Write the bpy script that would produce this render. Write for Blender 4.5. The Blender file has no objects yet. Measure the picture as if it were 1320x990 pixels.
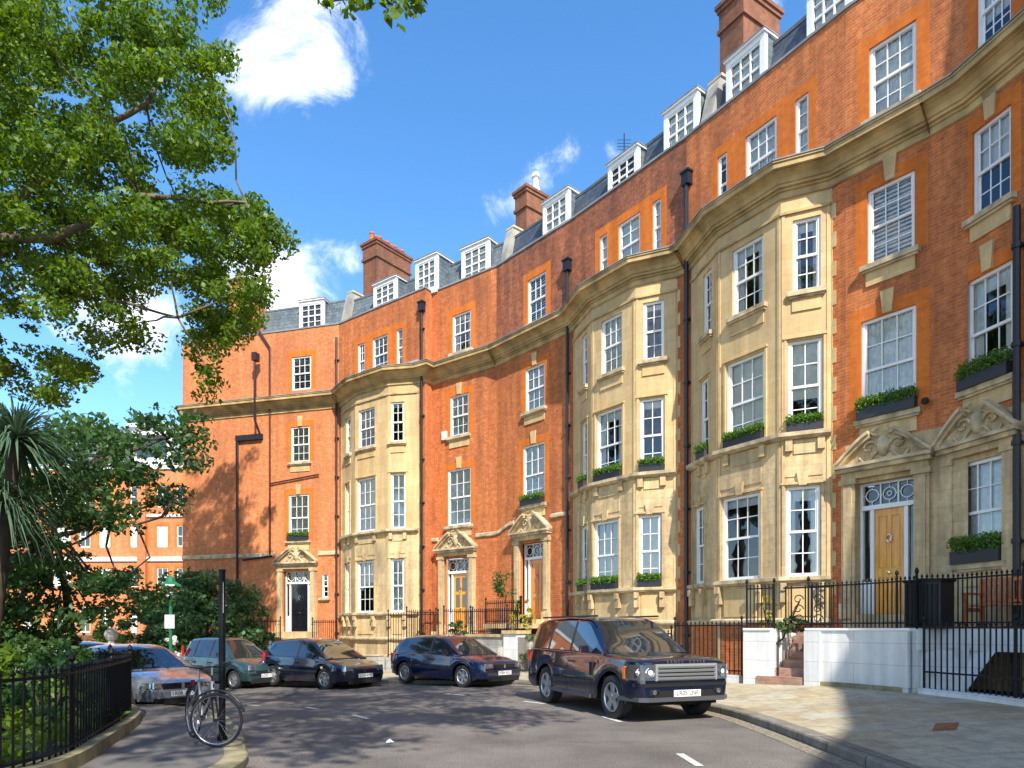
import bpy, bmesh, math, random
import numpy as np
from mathutils import Vector, Matrix
R = math.radians
random.seed(7); rng = np.random.default_rng(11)
scene = bpy.context.scene
COL = scene.collection
F, HZ, CX, EYE = 880.0, 810.0, 660.0, 1.55      # focal length (px of a 1320 frame), horizon row, centre column, eye height

# ------------------------------------------------------------------ materials
def new_mat(name):
    m = bpy.data.materials.new(name); m.use_nodes = True
    nt = m.node_tree; b = nt.nodes['Principled BSDF']
    return m, nt, b
def N(nt, t, **kw):
    n = nt.nodes.new(t)
    for k, v in kw.items(): setattr(n, k, v)
    return n
def plain(name, col, rough=.6, metal=0, spec=.5, coat=0, var=0, vscale=6, bump=0):
    m, nt, b = new_mat(name)
    b.inputs['Roughness'].default_value = rough; b.inputs['Metallic'].default_value = metal
    b.inputs['Specular IOR Level'].default_value = spec
    if coat: b.inputs['Coat Weight'].default_value = coat; b.inputs['Coat Roughness'].default_value = .03
    c = (*col, 1)
    if var:
        tc = N(nt, 'ShaderNodeTexCoord'); nz = N(nt, 'ShaderNodeTexNoise'); nz.inputs['Scale'].default_value = vscale
        nz.inputs['Detail'].default_value = 5
        nt.links.new(tc.outputs['Object'], nz.inputs['Vector'])
        r = N(nt, 'ShaderNodeValToRGB'); r.color_ramp.elements[0].position = .3; r.color_ramp.elements[1].position = .7
        r.color_ramp.elements[0].color = (*[max(0, x*(1-var)) for x in col], 1)
        r.color_ramp.elements[1].color = (*[min(1, x*(1+var)) for x in col], 1)
        nt.links.new(nz.outputs['Fac'], r.inputs['Fac']); nt.links.new(r.outputs['Color'], b.inputs['Base Color'])
        if bump:
            bp = N(nt, 'ShaderNodeBump'); bp.inputs['Strength'].default_value = bump; bp.inputs['Distance'].default_value = .02
            nt.links.new(nz.outputs['Fac'], bp.inputs['Height']); nt.links.new(bp.outputs['Normal'], b.inputs['Normal'])
    else: b.inputs['Base Color'].default_value = c
    return m
def masonry(name, c1, c2, mortar, bw, bh, msize, dark=None, dark_amt=.4, dscale=.5, rough=.85, bump=.4, fine=.25, offset=.5, streak=.18):
    """brick / ashlar / slate / paving laid out on the mesh's metric UVs"""
    m, nt, b = new_mat(name)
    uv = N(nt, 'ShaderNodeUVMap')
    br = N(nt, 'ShaderNodeTexBrick'); br.offset = offset
    br.inputs['Color1'].default_value = (*c1, 1); br.inputs['Color2'].default_value = (*c2, 1)
    br.inputs['Mortar'].default_value = (*mortar, 1)
    br.inputs['Scale'].default_value = 1; br.inputs['Mortar Size'].default_value = msize
    br.inputs['Mortar Smooth'].default_value = .3
    br.inputs['Brick Width'].default_value = bw; br.inputs['Row Height'].default_value = bh
    nt.links.new(uv.outputs['UV'], br.inputs['Vector'])
    geo = N(nt, 'ShaderNodeNewGeometry')
    col = br.outputs['Color']
    nf = N(nt, 'ShaderNodeTexNoise'); nf.inputs['Scale'].default_value = 7; nf.inputs['Detail'].default_value = 6; nf.inputs['Roughness'].default_value = .7
    nt.links.new(geo.outputs['Position'], nf.inputs['Vector'])
    mr = N(nt, 'ShaderNodeMapRange'); mr.inputs[1].default_value = .3; mr.inputs[2].default_value = .7
    mr.inputs[3].default_value = 1-fine; mr.inputs[4].default_value = 1+fine
    nt.links.new(nf.outputs['Fac'], mr.inputs[0])
    mul = N(nt, 'ShaderNodeVectorMath', operation='SCALE')
    nt.links.new(col, mul.inputs[0]); nt.links.new(mr.outputs[0], mul.inputs['Scale'])
    col = mul.outputs[0]
    ns = N(nt, 'ShaderNodeTexNoise'); ns.inputs['Scale'].default_value = 1; ns.inputs['Detail'].default_value = 6; ns.inputs['Roughness'].default_value = .6
    ms = N(nt, 'ShaderNodeMapping'); ms.inputs['Scale'].default_value = (3.4, 3.4, .28)
    nt.links.new(geo.outputs['Position'], ms.inputs['Vector']); nt.links.new(ms.outputs['Vector'], ns.inputs['Vector'])
    m2 = N(nt, 'ShaderNodeMapRange'); m2.inputs[1].default_value = .35; m2.inputs[2].default_value = .68; m2.inputs[3].default_value = 1-streak; m2.inputs[4].default_value = 1+streak*.45
    nt.links.new(ns.outputs['Fac'], m2.inputs[0]); mu2 = N(nt, 'ShaderNodeVectorMath', operation='SCALE')
    nt.links.new(col, mu2.inputs[0]); nt.links.new(m2.outputs[0], mu2.inputs['Scale']); col = mu2.outputs[0]
    if dark:
        nz = N(nt, 'ShaderNodeTexNoise'); nz.inputs['Scale'].default_value = dscale; nz.inputs['Detail'].default_value = 7; nz.inputs['Roughness'].default_value = .62
        mp = N(nt, 'ShaderNodeMapping'); mp.inputs['Scale'].default_value = (1, 1, .45)
        nt.links.new(geo.outputs['Position'], mp.inputs['Vector']); nt.links.new(mp.outputs['Vector'], nz.inputs['Vector'])
        rp = N(nt, 'ShaderNodeMapRange'); rp.inputs[1].default_value = .47; rp.inputs[2].default_value = .72
        rp.inputs[3].default_value = 0; rp.inputs[4].default_value = dark_amt
        nt.links.new(nz.outputs['Fac'], rp.inputs[0])
        mx = N(nt, 'ShaderNodeMix', data_type='RGBA')
        nt.links.new(rp.outputs[0], mx.inputs['Factor']); nt.links.new(col, mx.inputs['A']); mx.inputs['B'].default_value = (*dark, 1)
        col = mx.outputs['Result']
    nt.links.new(col, b.inputs['Base Color'])
    b.inputs['Roughness'].default_value = rough; b.inputs['Specular IOR Level'].default_value = .25
    bp = N(nt, 'ShaderNodeBump'); bp.inputs['Strength'].default_value = bump; bp.inputs['Distance'].default_value = .012
    sb = N(nt, 'ShaderNodeMath', operation='SUBTRACT'); sb.inputs[0].default_value = 1
    nt.links.new(br.outputs['Fac'], sb.inputs[1])
    ad = N(nt, 'ShaderNodeMath', operation='ADD'); nt.links.new(sb.outputs[0], ad.inputs[0]); nt.links.new(nf.outputs['Fac'], ad.inputs[1])
    nt.links.new(ad.outputs[0], bp.inputs['Height']); nt.links.new(bp.outputs['Normal'], b.inputs['Normal'])
    return m
M = {}
M['brick'] = masonry('red_brick', (.66,.185,.042), (.54,.130,.030), (.46,.25,.14), .225, .075, .010, dark=(.15,.06,.035), dark_amt=.6, dscale=.5, fine=.28, streak=.25)
M['brick_left'] = masonry('red_brick_end_house', (.70,.235,.082), (.61,.185,.060), (.50,.27,.15), .225, .075, .009, dark=(.30,.095,.045), dark_amt=.5, dscale=.35, fine=.3)
M['brick_brown'] = masonry('weathered_brick', (.44,.13,.05), (.30,.085,.04), (.30,.18,.12), .225, .075, .009, dark=(.10,.055,.04), dark_amt=.85, dscale=.7, fine=.4, streak=.3)
M['rubbed'] = masonry('rubbed_orange_brick', (.70,.19,.026), (.63,.155,.022), (.62,.20,.05), .225, .065, .004, dark=(.42,.11,.03), dark_amt=.4, dscale=.8, bump=.15, fine=.14)
M['stone'] = masonry('honey_stone', (.70,.51,.26), (.62,.43,.205), (.50,.37,.20), 1.0, .36, .005, dark=(.40,.29,.16), dark_amt=.6, dscale=.7, bump=.2, fine=.10, streak=.2)
M['stone_pale'] = masonry('pale_weathered_stone', (.68,.50,.275), (.58,.42,.22), (.44,.36,.24), 1.0, .34, .006, dark=(.26,.20,.13), dark_amt=.75, dscale=1.2, bump=.3, fine=.2, streak=.35)
M['stone_trim'] = plain('carved_stone', (.50,.40,.25), .85, var=.45, vscale=3.5, bump=.3, spec=.2)
M['chimney'] = masonry('darkened_chimney_brick', (.27,.10,.05), (.20,.075,.04), (.24,.14,.09), .225, .075, .009, dark=(.08,.045,.035), dark_amt=.8, dscale=1.0)  # brick colour darkened to stand in for shading missing on the stacks
M['cornice'] = plain('cornice_stone', (.47,.34,.16), .85, var=.4, vscale=2.0, bump=.2, spec=.2)
M['lead'] = plain('grey_lead', (.23,.24,.25), .6, var=.3, vscale=2)
M['slate'] = masonry('grey_slate', (.16,.20,.22), (.10,.13,.155), (.05,.06,.07), .28, .17, .008, dark=(.20,.24,.20), dark_amt=.5, dscale=.8, rough=.55, bump=.5)
M['slate_dark'] = masonry('dark_slate', (.085,.105,.14), (.06,.075,.10), (.03,.035,.045), .28, .2, .008, rough=.5, bump=.5)
M['render'] = plain('grey_render', (.34,.32,.28), .9, var=.35, vscale=1.6, bump=.3)
M['white'] = plain('white_gloss_paint', (.82,.82,.80), .35, var=.04, vscale=4)
M['white_wall'] = masonry('white_painted_stucco', (.74,.74,.72), (.71,.71,.69), (.5,.51,.53), 3.2, .42, .008, dark=(.46,.45,.40), dark_amt=.55, dscale=1.3, bump=.15, fine=.04)
M['grey_wall'] = masonry('grey_stone_wall', (.45,.43,.38), (.38,.36,.32), (.25,.24,.21), .8, .3, .008, dark=(.22,.21,.17), dark_amt=.6, dscale=1.2, bump=.3)
M['iron'] = plain('black_iron', (.008,.009,.011), .5, spec=.25)
M['pipe'] = plain('painted_pipe', (.035,.016,.022), .45)
M['pipe_black'] = plain('black_pipe', (.012,.014,.02), .4)
M['planter'] = plain('planter_box', (.022,.024,.032), .5)
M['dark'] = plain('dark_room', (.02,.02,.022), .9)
M['blind'] = plain('white_blind', (.88,.88,.84), .9, var=.05, vscale=3)
M['net'] = plain('net_curtain', (.80,.81,.78), .9, var=.15, vscale=9)
M['pot'] = plain('terracotta', (.50,.12,.05), .8, var=.2, vscale=5)
M['step'] = masonry('red_step_brick', (.36,.17,.12), (.42,.28,.21), (.33,.25,.2), .22, .075, .008, dark=(.2,.13,.1), dark_amt=.5)
M['brass'] = plain('brass', (.75,.5,.16), .25, metal=1)
M['chrome'] = plain('chrome', (.75,.76,.78), .12, metal=1)
M['rim'] = plain('silver_alloy', (.50,.51,.53), .32, metal=.85)
M['tyre'] = plain('tyre_rubber', (.022,.022,.023), .8)
M['trim'] = plain('black_plastic', (.018,.018,.02), .45)
M['arch'] = plain('wheel_arch_dark', (.006,.006,.006), .9)
M['carglass'] = plain('tinted_glass', (.012,.016,.02), .03, spec=.9, coat=1)
M['lamp'] = plain('lamp_glass', (.38,.41,.46), .06, metal=.85, coat=1)
M['amber'] = plain('amber_lens', (.8,.2,.02), .15, coat=1)
M['red_lens'] = plain('red_lens', (.45,.01,.01), .12, coat=1)
M['plate_white'] = plain('white_plate', (.72,.73,.74), .35)
M['navy'] = plain('navy_car_paint', (.003,.006,.022), .16, spec=.6, coat=1)
M['navy2'] = plain('dark_blue_car_paint', (.004,.012,.05), .16, spec=.6, coat=1)
M['blue_car'] = plain('blue_car_paint', (.03,.09,.2), .2, metal=.4, coat=1)
M['green_car'] = plain('teal_green_car_paint', (.03,.075,.08), .22, metal=.4, coat=1)
M['silver_car'] = plain('silver_blue_car_paint', (.38,.42,.5), .22, metal=.65, coat=1)
M['black_car'] = plain('black_car_paint', (.01,.01,.012), .15, coat=1)
M['bark'] = plain('bark', (.14,.11,.075), .9, var=.5, vscale=3, bump=.6)
M['bark_dark'] = plain('dark_bark', (.06,.045,.03), .9, var=.4, vscale=5, bump=.5)
M['green_paint'] = plain('green_paint', (.01,.16,.07), .35)
M['grey_metal'] = plain('grey_metal', (.35,.36,.37), .5, metal=.5)
M['teak'] = plain('orange_teak', (.55,.17,.05), .5, var=.3, vscale=8)
M['door_black'] = plain('black_gloss_door', (.01,.011,.016), .15, coat=.5)
M['soil'] = plain('soil', (.06,.045,.03), .95, var=.4, vscale=4, bump=.5)
M['moss_stone'] = plain('mossy_kerb_stone', (.25,.22,.12), .9, var=.35, vscale=5, bump=.5)
M['kerb'] = masonry('granite_kerb', (.24,.22,.18), (.19,.175,.145), (.06,.055,.05), .9, 3, .012, dark=(.11,.10,.08), dark_amt=.7, dscale=2.2)
def wood(name, c1, c2):
    m, nt, b = new_mat(name); tc = N(nt, 'ShaderNodeTexCoord'); mp = N(nt, 'ShaderNodeMapping')
    mp.inputs['Scale'].default_value = (14, 14, 1.2); nz = N(nt, 'ShaderNodeTexNoise'); nz.inputs['Scale'].default_value = 1.5; nz.inputs['Detail'].default_value = 8
    r = N(nt, 'ShaderNodeValToRGB'); r.color_ramp.elements[0].position = .35; r.color_ramp.elements[1].position = .65
    r.color_ramp.elements[0].color = (*c1, 1); r.color_ramp.elements[1].color = (*c2, 1)
    nt.links.new(tc.outputs['Object'], mp.inputs['Vector']); nt.links.new(mp.outputs['Vector'], nz.inputs['Vector'])
    nt.links.new(nz.outputs['Fac'], r.inputs['Fac']); nt.links.new(r.outputs['Color'], b.inputs['Base Color'])
    b.inputs['Roughness'].default_value = .3; b.inputs['Coat Weight'].default_value = .4
    return m
M['oak'] = wood('varnished_oak', (.68,.25,.014), (.86,.39,.035))
M['red_oak'] = wood('red_brown_oak', (.64,.19,.015), (.80,.28,.03))
def glassmat():
    m = bpy.data.materials.new('window_glass'); m.use_nodes = True; nt = m.node_tree; nt.nodes.clear()
    o = N(nt, 'ShaderNodeOutputMaterial'); t = N(nt, 'ShaderNodeBsdfTransparent'); t.inputs['Color'].default_value = (.94,.96,.96,1)
    g = N(nt, 'ShaderNodeBsdfGlossy'); g.inputs['Roughness'].default_value = .02
    tc = N(nt, 'ShaderNodeNewGeometry'); nz = N(nt, 'ShaderNodeTexNoise'); nz.inputs['Scale'].default_value = 1.3; nz.inputs['Detail'].default_value = 2
    bp = N(nt, 'ShaderNodeBump'); bp.inputs['Strength'].default_value = .12; bp.inputs['Distance'].default_value = .05
    nt.links.new(tc.outputs['Position'], nz.inputs['Vector']); nt.links.new(nz.outputs['Fac'], bp.inputs['Height']); nt.links.new(bp.outputs['Normal'], g.inputs['Normal'])
    fr = N(nt, 'ShaderNodeFresnel'); fr.inputs['IOR'].default_value = 1.65
    mr = N(nt, 'ShaderNodeMapRange'); mr.inputs[1].default_value = 0; mr.inputs[2].default_value = 1; mr.inputs[3].default_value = .06; mr.inputs[4].default_value = 1
    nt.links.new(fr.outputs[0], mr.inputs[0])
    x = N(nt, 'ShaderNodeMixShader'); nt.links.new(mr.outputs[0], x.inputs[0]); nt.links.new(t.outputs[0], x.inputs[1]); nt.links.new(g.outputs[0], x.inputs[2])
    nt.links.new(x.outputs[0], o.inputs['Surface'])
    return m
M['glass'] = glassmat()
def leafmat(name, a, b_, trans=.35):
    m = bpy.data.materials.new(name); m.use_nodes = True; nt = m.node_tree; nt.nodes.clear()
    o = N(nt, 'ShaderNodeOutputMaterial'); g = N(nt, 'ShaderNodeNewGeometry')
    r = N(nt, 'ShaderNodeValToRGB'); r.color_ramp.elements[0].color = (*a, 1); r.color_ramp.elements[1].color = (*b_, 1)
    nt.links.new(g.outputs['Random Per Island'], r.inputs['Fac'])
    d = N(nt, 'ShaderNodeBsdfPrincipled'); d.inputs['Roughness'].default_value = .45; d.inputs['Specular IOR Level'].default_value = .35
    t = N(nt, 'ShaderNodeBsdfTranslucent')
    nt.links.new(r.outputs['Color'], d.inputs['Base Color']); 
    hs = N(nt, 'ShaderNodeHueSaturation'); hs.inputs['Hue'].default_value = .475; hs.inputs['Saturation'].default_value = 1.15; hs.inputs['Value'].default_value = 1.5
    nt.links.new(r.outputs['Color'], hs.inputs['Color']); nt.links.new(hs.outputs['Color'], t.inputs['Color'])
    x = N(nt, 'ShaderNodeMixShader'); x.inputs[0].default_value = trans
    nt.links.new(d.outputs[0], x.inputs[1]); nt.links.new(t.outputs[0], x.inputs[2]); nt.links.new(x.outputs[0], o.inputs['Surface'])
    return m
M['leaf_plane'] = leafmat('plane_leaves', (.045,.11,.012), (.165,.27,.035), .45)
M['leaf_dark'] = leafmat('dark_leaves', (.024,.07,.022), (.08,.165,.04), .38)
M['leaf_shrub'] = leafmat('shrub_leaves', (.035,.10,.035), (.12,.22,.08), .35)
M['leaf_box'] = leafmat('box_hedge_leaves', (.055,.14,.015), (.15,.28,.04), .3)
M['leaf_bright'] = leafmat('bright_leaves', (.10,.20,.02), (.25,.36,.05), .4)
M['leaf_yellow'] = leafmat('yellow_green_leaves', (.25,.30,.03), (.50,.48,.08), .4)
M['leaf_palm'] = leafmat('palm_leaves', (.04,.085,.045), (.12,.19,.11), .2)
M['petal'] = leafmat('white_petals', (.6,.6,.56), (.8,.8,.76), .3)
M['leaf_litter'] = leafmat('fallen_leaves', (.16,.13,.02), (.28,.24,.05), .1)

# ------------------------------------------------------------------ mesh builder
class MB:
    def __init__(s): s.v = []; s.f = []; s.m = []; s.mats = []
    def mi(s, mat):
        if mat not in s.mats: s.mats.append(mat)
        return s.mats.index(mat)
    def poly(s, pts, mat):
        b = len(s.v); s.v += [tuple(p) for p in pts]; s.f.append(tuple(range(b, b+len(pts)))); s.m.append(s.mi(mat))
    def mesh(s, pts, faces, mat):
        b = len(s.v); k = s.mi(mat); s.v += [tuple(p) for p in pts]
        for f in faces: s.f.append(tuple(b+i for i in f)); s.m.append(k)
    def hexa(s, P, mat):
        s.mesh(P, [(0,3,2,1), (4,5,6,7), (0,1,5,4), (1,2,6,5), (2,3,7,6), (3,0,4,7)], mat)
    def box(s, x0, x1, y0, y1, z0, z1, mat):
        s.hexa([(x0,y0,z0),(x1,y0,z0),(x1,y1,z0),(x0,y1,z0),(x0,y0,z1),(x1,y0,z1),(x1,y1,z1),(x0,y1,z1)], mat)
    def tube(s, pts, r, mat, n=8, cap=True):
        pts = [Vector(p) for p in pts]; rs = r if isinstance(r, (list, tuple)) else [r]*len(pts)
        V = []; Fc = []
        for i, p in enumerate(pts):
            d = (pts[min(i+1, len(pts)-1)]-pts[max(i-1, 0)]).normalized()
            a = d.cross(Vector((0,0,1))); a = Vector((1,0,0)) if a.length < .05 else a.normalized(); b = d.cross(a)
            for k in range(n):
                t = 2*math.pi*k/n; V.append(p+(a*math.cos(t)+b*math.sin(t))*rs[i])
        for i in range(len(pts)-1):
            for k in range(n): Fc.append((i*n+k, i*n+(k+1) % n, (i+1)*n+(k+1) % n, (i+1)*n+k))
        if cap: Fc.append(tuple(range(n))[::-1]); Fc.append(tuple(range((len(pts)-1)*n, len(pts)*n)))
        s.mesh(V, Fc, mat)
    def lathe(s, prof, c, axis, mat, n=24):
        """prof = [(radius, offset along axis)]"""
        axis = Vector(axis).normalized(); a = axis.orthogonal().normalized(); b = axis.cross(a); c = Vector(c)
        V = []; Fc = []
        for r, h in prof:
            for k in range(n):
                t = 2*math.pi*k/n; V.append(c+axis*h+(a*math.cos(t)+b*math.sin(t))*r)
        for i in range(len(prof)-1):
            for k in range(n): Fc.append((i*n+k, (i+1)*n+k, (i+1)*n+(k+1) % n, i*n+(k+1) % n))
        s.mesh(V, Fc, mat)
    def prism(s, outline, z0, z1, mat):
        n = len(outline); V = [(x,y,z0) for x,y in outline]+[(x,y,z1) for x,y in outline]
        s.mesh(V, [tuple(range(n))[::-1], tuple(range(n, 2*n))]+[(i,(i+1) % n, n+(i+1) % n, n+i) for i in range(n)], mat)
    def sweep(s, path, prof, mat, closed=False, caps=True, zf=None):
        """path: [(x,y)], prof: [(n,z)] n = outward offset (to the right of travel = street side)"""
        P = [Vector(p) for p in path]; k = len(prof); V = []; Fc = []
        for i, p in enumerate(P):
            def nr(a, b): d = (b-a).normalized(); return Vector((d.y, -d.x))
            if i == 0: m = nr(P[0], P[1])
            elif i == len(P)-1: m = nr(P[-2], P[-1])
            else:
                a, b = nr(P[i-1], p), nr(p, P[i+1]); m = (a+b); m = m/max(.35, m.dot(a))
            dz = zf(p) if zf else 0
            for n_, z in prof: V.append((p.x+m.x*n_, p.y+m.y*n_, z+dz))
        for i in range(len(P)-1):
            for j in range(k-1): Fc.append((i*k+j, (i+1)*k+j, (i+1)*k+j+1, i*k+j+1))
        if caps: Fc.append(tuple(range(k))); Fc.append(tuple(range((len(P)-1)*k, len(P)*k))[::-1])
        s.mesh(V, Fc, mat)
    def build(s, name, parent=None, local=False, smooth=None):
        me = bpy.data.meshes.new(name); off = Vector((0,0,0))
        V = s.v
        me.from_pydata(V, [], s.f)
        for m in s.mats: me.materials.append(M[m] if isinstance(m, str) else m)
        me.polygons.foreach_set('material_index', s.m)
        uvl = me.uv_layers.new(name='UVMap')
        me.update()
        data = np.zeros(len(me.loops)*2)
        for p in me.polygons:
            n = p.normal
            if abs(n.z) > .75: fu = lambda c: (c[0], c[1])
            else:
                l = math.hypot(n.x, n.y) or 1; tx, ty = -n.y/l, n.x/l
                fu = lambda c, tx=tx, ty=ty: (c[0]*tx+c[1]*ty, c[2])
            for li in p.loop_indices:
                u, v = fu(V[me.loops[li].vertex_index]); data[li*2] = u; data[li*2+1] = v
        uvl.data.foreach_set('uv', data)
        if smooth is not None:
            bm = bmesh.new(); bm.from_mesh(me); bmesh.ops.remove_doubles(bm, verts=bm.verts, dist=.0005)
            bmesh.ops.recalc_face_normals(bm, faces=bm.faces)
            for f in bm.faces: f.smooth = True
            for e in bm.edges:
                if len(e.link_faces) == 2 and e.calc_face_angle(0) > R(smooth): e.smooth = False
            bm.to_mesh(me); bm.free()
        o = bpy.data.objects.new(name, me); COL.objects.link(o)
        if parent is not None:
            o.parent = parent
            if not local:
                w = parent.location.copy(); q = parent.parent
                while q is not None: w += q.location; q = q.parent
                me.transform(Matrix.Translation(-w))
        return o
def tag(o, label=None, cat=None, group=None, kind=None):
    if label: o['label'] = label
    if cat: o['category'] = cat
    if group: o['group'] = group
    if kind: o['kind'] = kind
    return o
def empty(name, loc, label, cat, group=None, rz=0):
    o = bpy.data.objects.new(name, None); COL.objects.link(o); o.location = loc; o.rotation_euler = (0,0,rz)
    o.empty_display_size = .2
    return tag(o, label, cat, group)

# ------------------------------------------------------------------ facet frames
class Fr:
    def __init__(s, p, q):
        s.p = Vector(p); s.q = Vector(q); d = s.q-s.p; s.L = d.length; s.u = d/s.L; s.n = Vector((s.u.y, -s.u.x))
    def xy(s, a, n=0): return s.p+s.u*a+s.n*n
    def pos(s, a, n, z): w = s.xy(a, n); return (w.x, w.y, z)
    def hit(s, px):
        k = (px-CX)/F; d = s.q-s.p; t = (k*s.p.y-s.p.x)/(d.x-k*d.y); return t*s.L
def fbox(mb, fr, s0, s1, n0, n1, z0, z1, mat):
    mb.hexa([fr.pos(s0,n1,z0), fr.pos(s1,n1,z0), fr.pos(s1,n0,z0), fr.pos(s0,n0,z0),
             fr.pos(s0,n1,z1), fr.pos(s1,n1,z1), fr.pos(s1,n0,z1), fr.pos(s0,n0,z1)], mat)
def wallpanel(mb, fr, s0, s1, z0, z1, holes, mat, depth=.2, dress=None, dmat='rubbed', reveal=None):
    """holes: (a,b,za,zb); dress: extra rectangles that get dmat"""
    dress = dress or []
    S = sorted({round(v, 4) for v in [s0, s1]+[x for h in holes+dress for x in h[:2]] if s0 <= v <= s1})
    Z = sorted({round(v, 4) for v in [z0, z1]+[x for h in holes+dress for x in h[2:4]] if z0 <= v <= z1})
    for i in range(len(S)-1):
        for j in range(len(Z)-1):
            cs, cz = (S[i]+S[i+1])/2, (Z[j]+Z[j+1])/2
            if any(h[0] < cs < h[1] and h[2] < cz < h[3] for h in holes): continue
            mm = dmat if any(h[0] < cs < h[1] and h[2] < cz < h[3] for h in dress) else mat
            mb.poly([fr.pos(S[i],0,Z[j]), fr.pos(S[i+1],0,Z[j]), fr.pos(S[i+1],0,Z[j+1]), fr.pos(S[i],0,Z[j+1])], mm)
    for a, b, c, d in holes:
        rm = reveal or (dmat if dress else mat)
        mb.poly([fr.pos(a,0,c), fr.pos(a,0,d), fr.pos(a,-depth,d), fr.pos(a,-depth,c)], rm)
        mb.poly([fr.pos(b,0,c), fr.pos(b,-depth,c), fr.pos(b,-depth,d), fr.pos(b,0,d)], rm)
        mb.poly([fr.pos(a,0,d), fr.pos(b,0,d), fr.pos(b,-depth,d), fr.pos(a,-depth,d)], rm)
        mb.poly([fr.pos(a,0,c), fr.pos(a,-depth,c), fr.pos(b,-depth,c), fr.pos(b,0,c)], rm)
def sash(parent, fr, a, b, c, d, rec=.09, cols=None, blind=None, rows=2, name='window', n_off=0):
    """white sliding-sash window: box frame, two sashes, glazing bars, glass and what hangs behind it"""
    w = b-a; cols = cols or (3 if w > .95 else 2 if w > .45 else 1)
    mb = MB(); r = -rec+n_off; fw = .065 if w > .45 else .045
    fbox(mb, fr, a, a+fw, r-.06, r+.02, c, d, 'white'); fbox(mb, fr, b-fw, b, r-.06, r+.02, c, d, 'white')
    fbox(mb, fr, a+fw, b-fw, r-.06, r+.02, d-fw, d, 'white'); fbox(mb, fr, a+fw, b-fw, r-.06, r+.045, c, c+.075, 'white')
    mid = (c+d)/2
    fbox(mb, fr, a+fw, b-fw, r-.055, r+.005, mid-.03, mid+.03, 'white')
    for si, (z0, z1, nn) in enumerate(((c+.075, mid-.03, r-.035), (mid+.03, d-fw, r-.005))):
        for s_ in (a+fw, b-fw-.035): fbox(mb, fr, s_, s_+.035, nn-.03, nn, z0, z1, 'white')
        x0, x1 = a+fw+.035, b-fw-.035
        for i in range(1, cols):
            q = x0+(x1-x0)*i/cols; fbox(mb, fr, q-.0125, q+.0125, nn-.025, nn-.004, z0, z1, 'white')
        for j in range(1, rows):
            q = z0+(z1-z0)*j/rows; fbox(mb, fr, x0, x1, nn-.027, nn-.006, q-.0125, q+.0125, 'white')
    o = mb.build(name, parent)
    g = MB(); g.poly([fr.pos(a+fw, r-.045, c+.07), fr.pos(b-fw, r-.045, c+.07), fr.pos(b-fw, r-.045, d-fw), fr.pos(a+fw, r-.045, d-fw)], 'glass')
    g.build('pane', o)
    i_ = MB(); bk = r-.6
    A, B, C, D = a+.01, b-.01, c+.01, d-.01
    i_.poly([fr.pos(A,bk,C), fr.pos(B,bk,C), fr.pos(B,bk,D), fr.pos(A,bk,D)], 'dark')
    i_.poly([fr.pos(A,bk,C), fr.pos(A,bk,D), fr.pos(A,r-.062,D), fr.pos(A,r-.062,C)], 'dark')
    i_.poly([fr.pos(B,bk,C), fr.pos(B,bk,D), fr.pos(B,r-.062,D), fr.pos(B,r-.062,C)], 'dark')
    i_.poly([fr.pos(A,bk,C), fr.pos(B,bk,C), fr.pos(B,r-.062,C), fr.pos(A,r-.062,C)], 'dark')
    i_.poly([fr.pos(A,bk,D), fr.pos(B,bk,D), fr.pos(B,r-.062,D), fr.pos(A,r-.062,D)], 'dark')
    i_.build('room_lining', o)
    kind = blind or random.choice(['blind', 'half', 'net', 'curtain', 'dark'])
    q = MB(); nb = r-.09; h = D-C
    def sheet(s0, s1, z0, z1, mat, wave=0):
        if not wave: q.poly([fr.pos(s0,nb,z0), fr.pos(s1,nb,z0), fr.pos(s1,nb,z1), fr.pos(s0,nb,z1)], mat); return
        k = max(6, int((s1-s0)/.035)); 
        for t in range(k):
            u0, u1 = s0+(s1-s0)*t/k, s0+(s1-s0)*(t+1)/k
            o0, o1 = wave*math.sin(t*1.9), wave*math.sin((t+1)*1.9)
            q.poly([fr.pos(u0,nb+o0,z0), fr.pos(u1,nb+o1,z0), fr.pos(u1,nb+o1,z1), fr.pos(u0,nb+o0,z1)], mat)
    if kind == 'blind': sheet(A+.03, B-.03, C+.03, D, 'blind')
    elif kind == 'slats':
        k = int(h/.09)
        for t in range(k): q.poly([fr.pos(A+.03,nb+.02,C+h*t/k), fr.pos(B-.03,nb+.02,C+h*t/k), fr.pos(B-.03,nb-.02,C+h*(t+.8)/k), fr.pos(A+.03,nb-.02,C+h*(t+.8)/k)], 'blind')
    elif kind == 'half': sheet(A+.03, B-.03, C+h*random.uniform(.35,.7), D, 'blind')
    elif kind == 'net': sheet(A+.03, B-.03, C+.03, D, 'net', .018)
    elif kind == 'curtain':
        sheet(A+.02, A+.02+(B-A)*.24, C, D, 'blind', .02); sheet(B-.02-(B-A)*.24, B-.02, C, D, 'blind', .02)
        sheet(A+.03, B-.03, D-h*.15, D, 'blind')
    elif kind == 'dark': sheet(A+.03, B-.03, D-h*.12, D, 'net')
    q.build('blind' if kind in ('blind','half','slats') else 'curtain', o)
    return o
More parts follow.
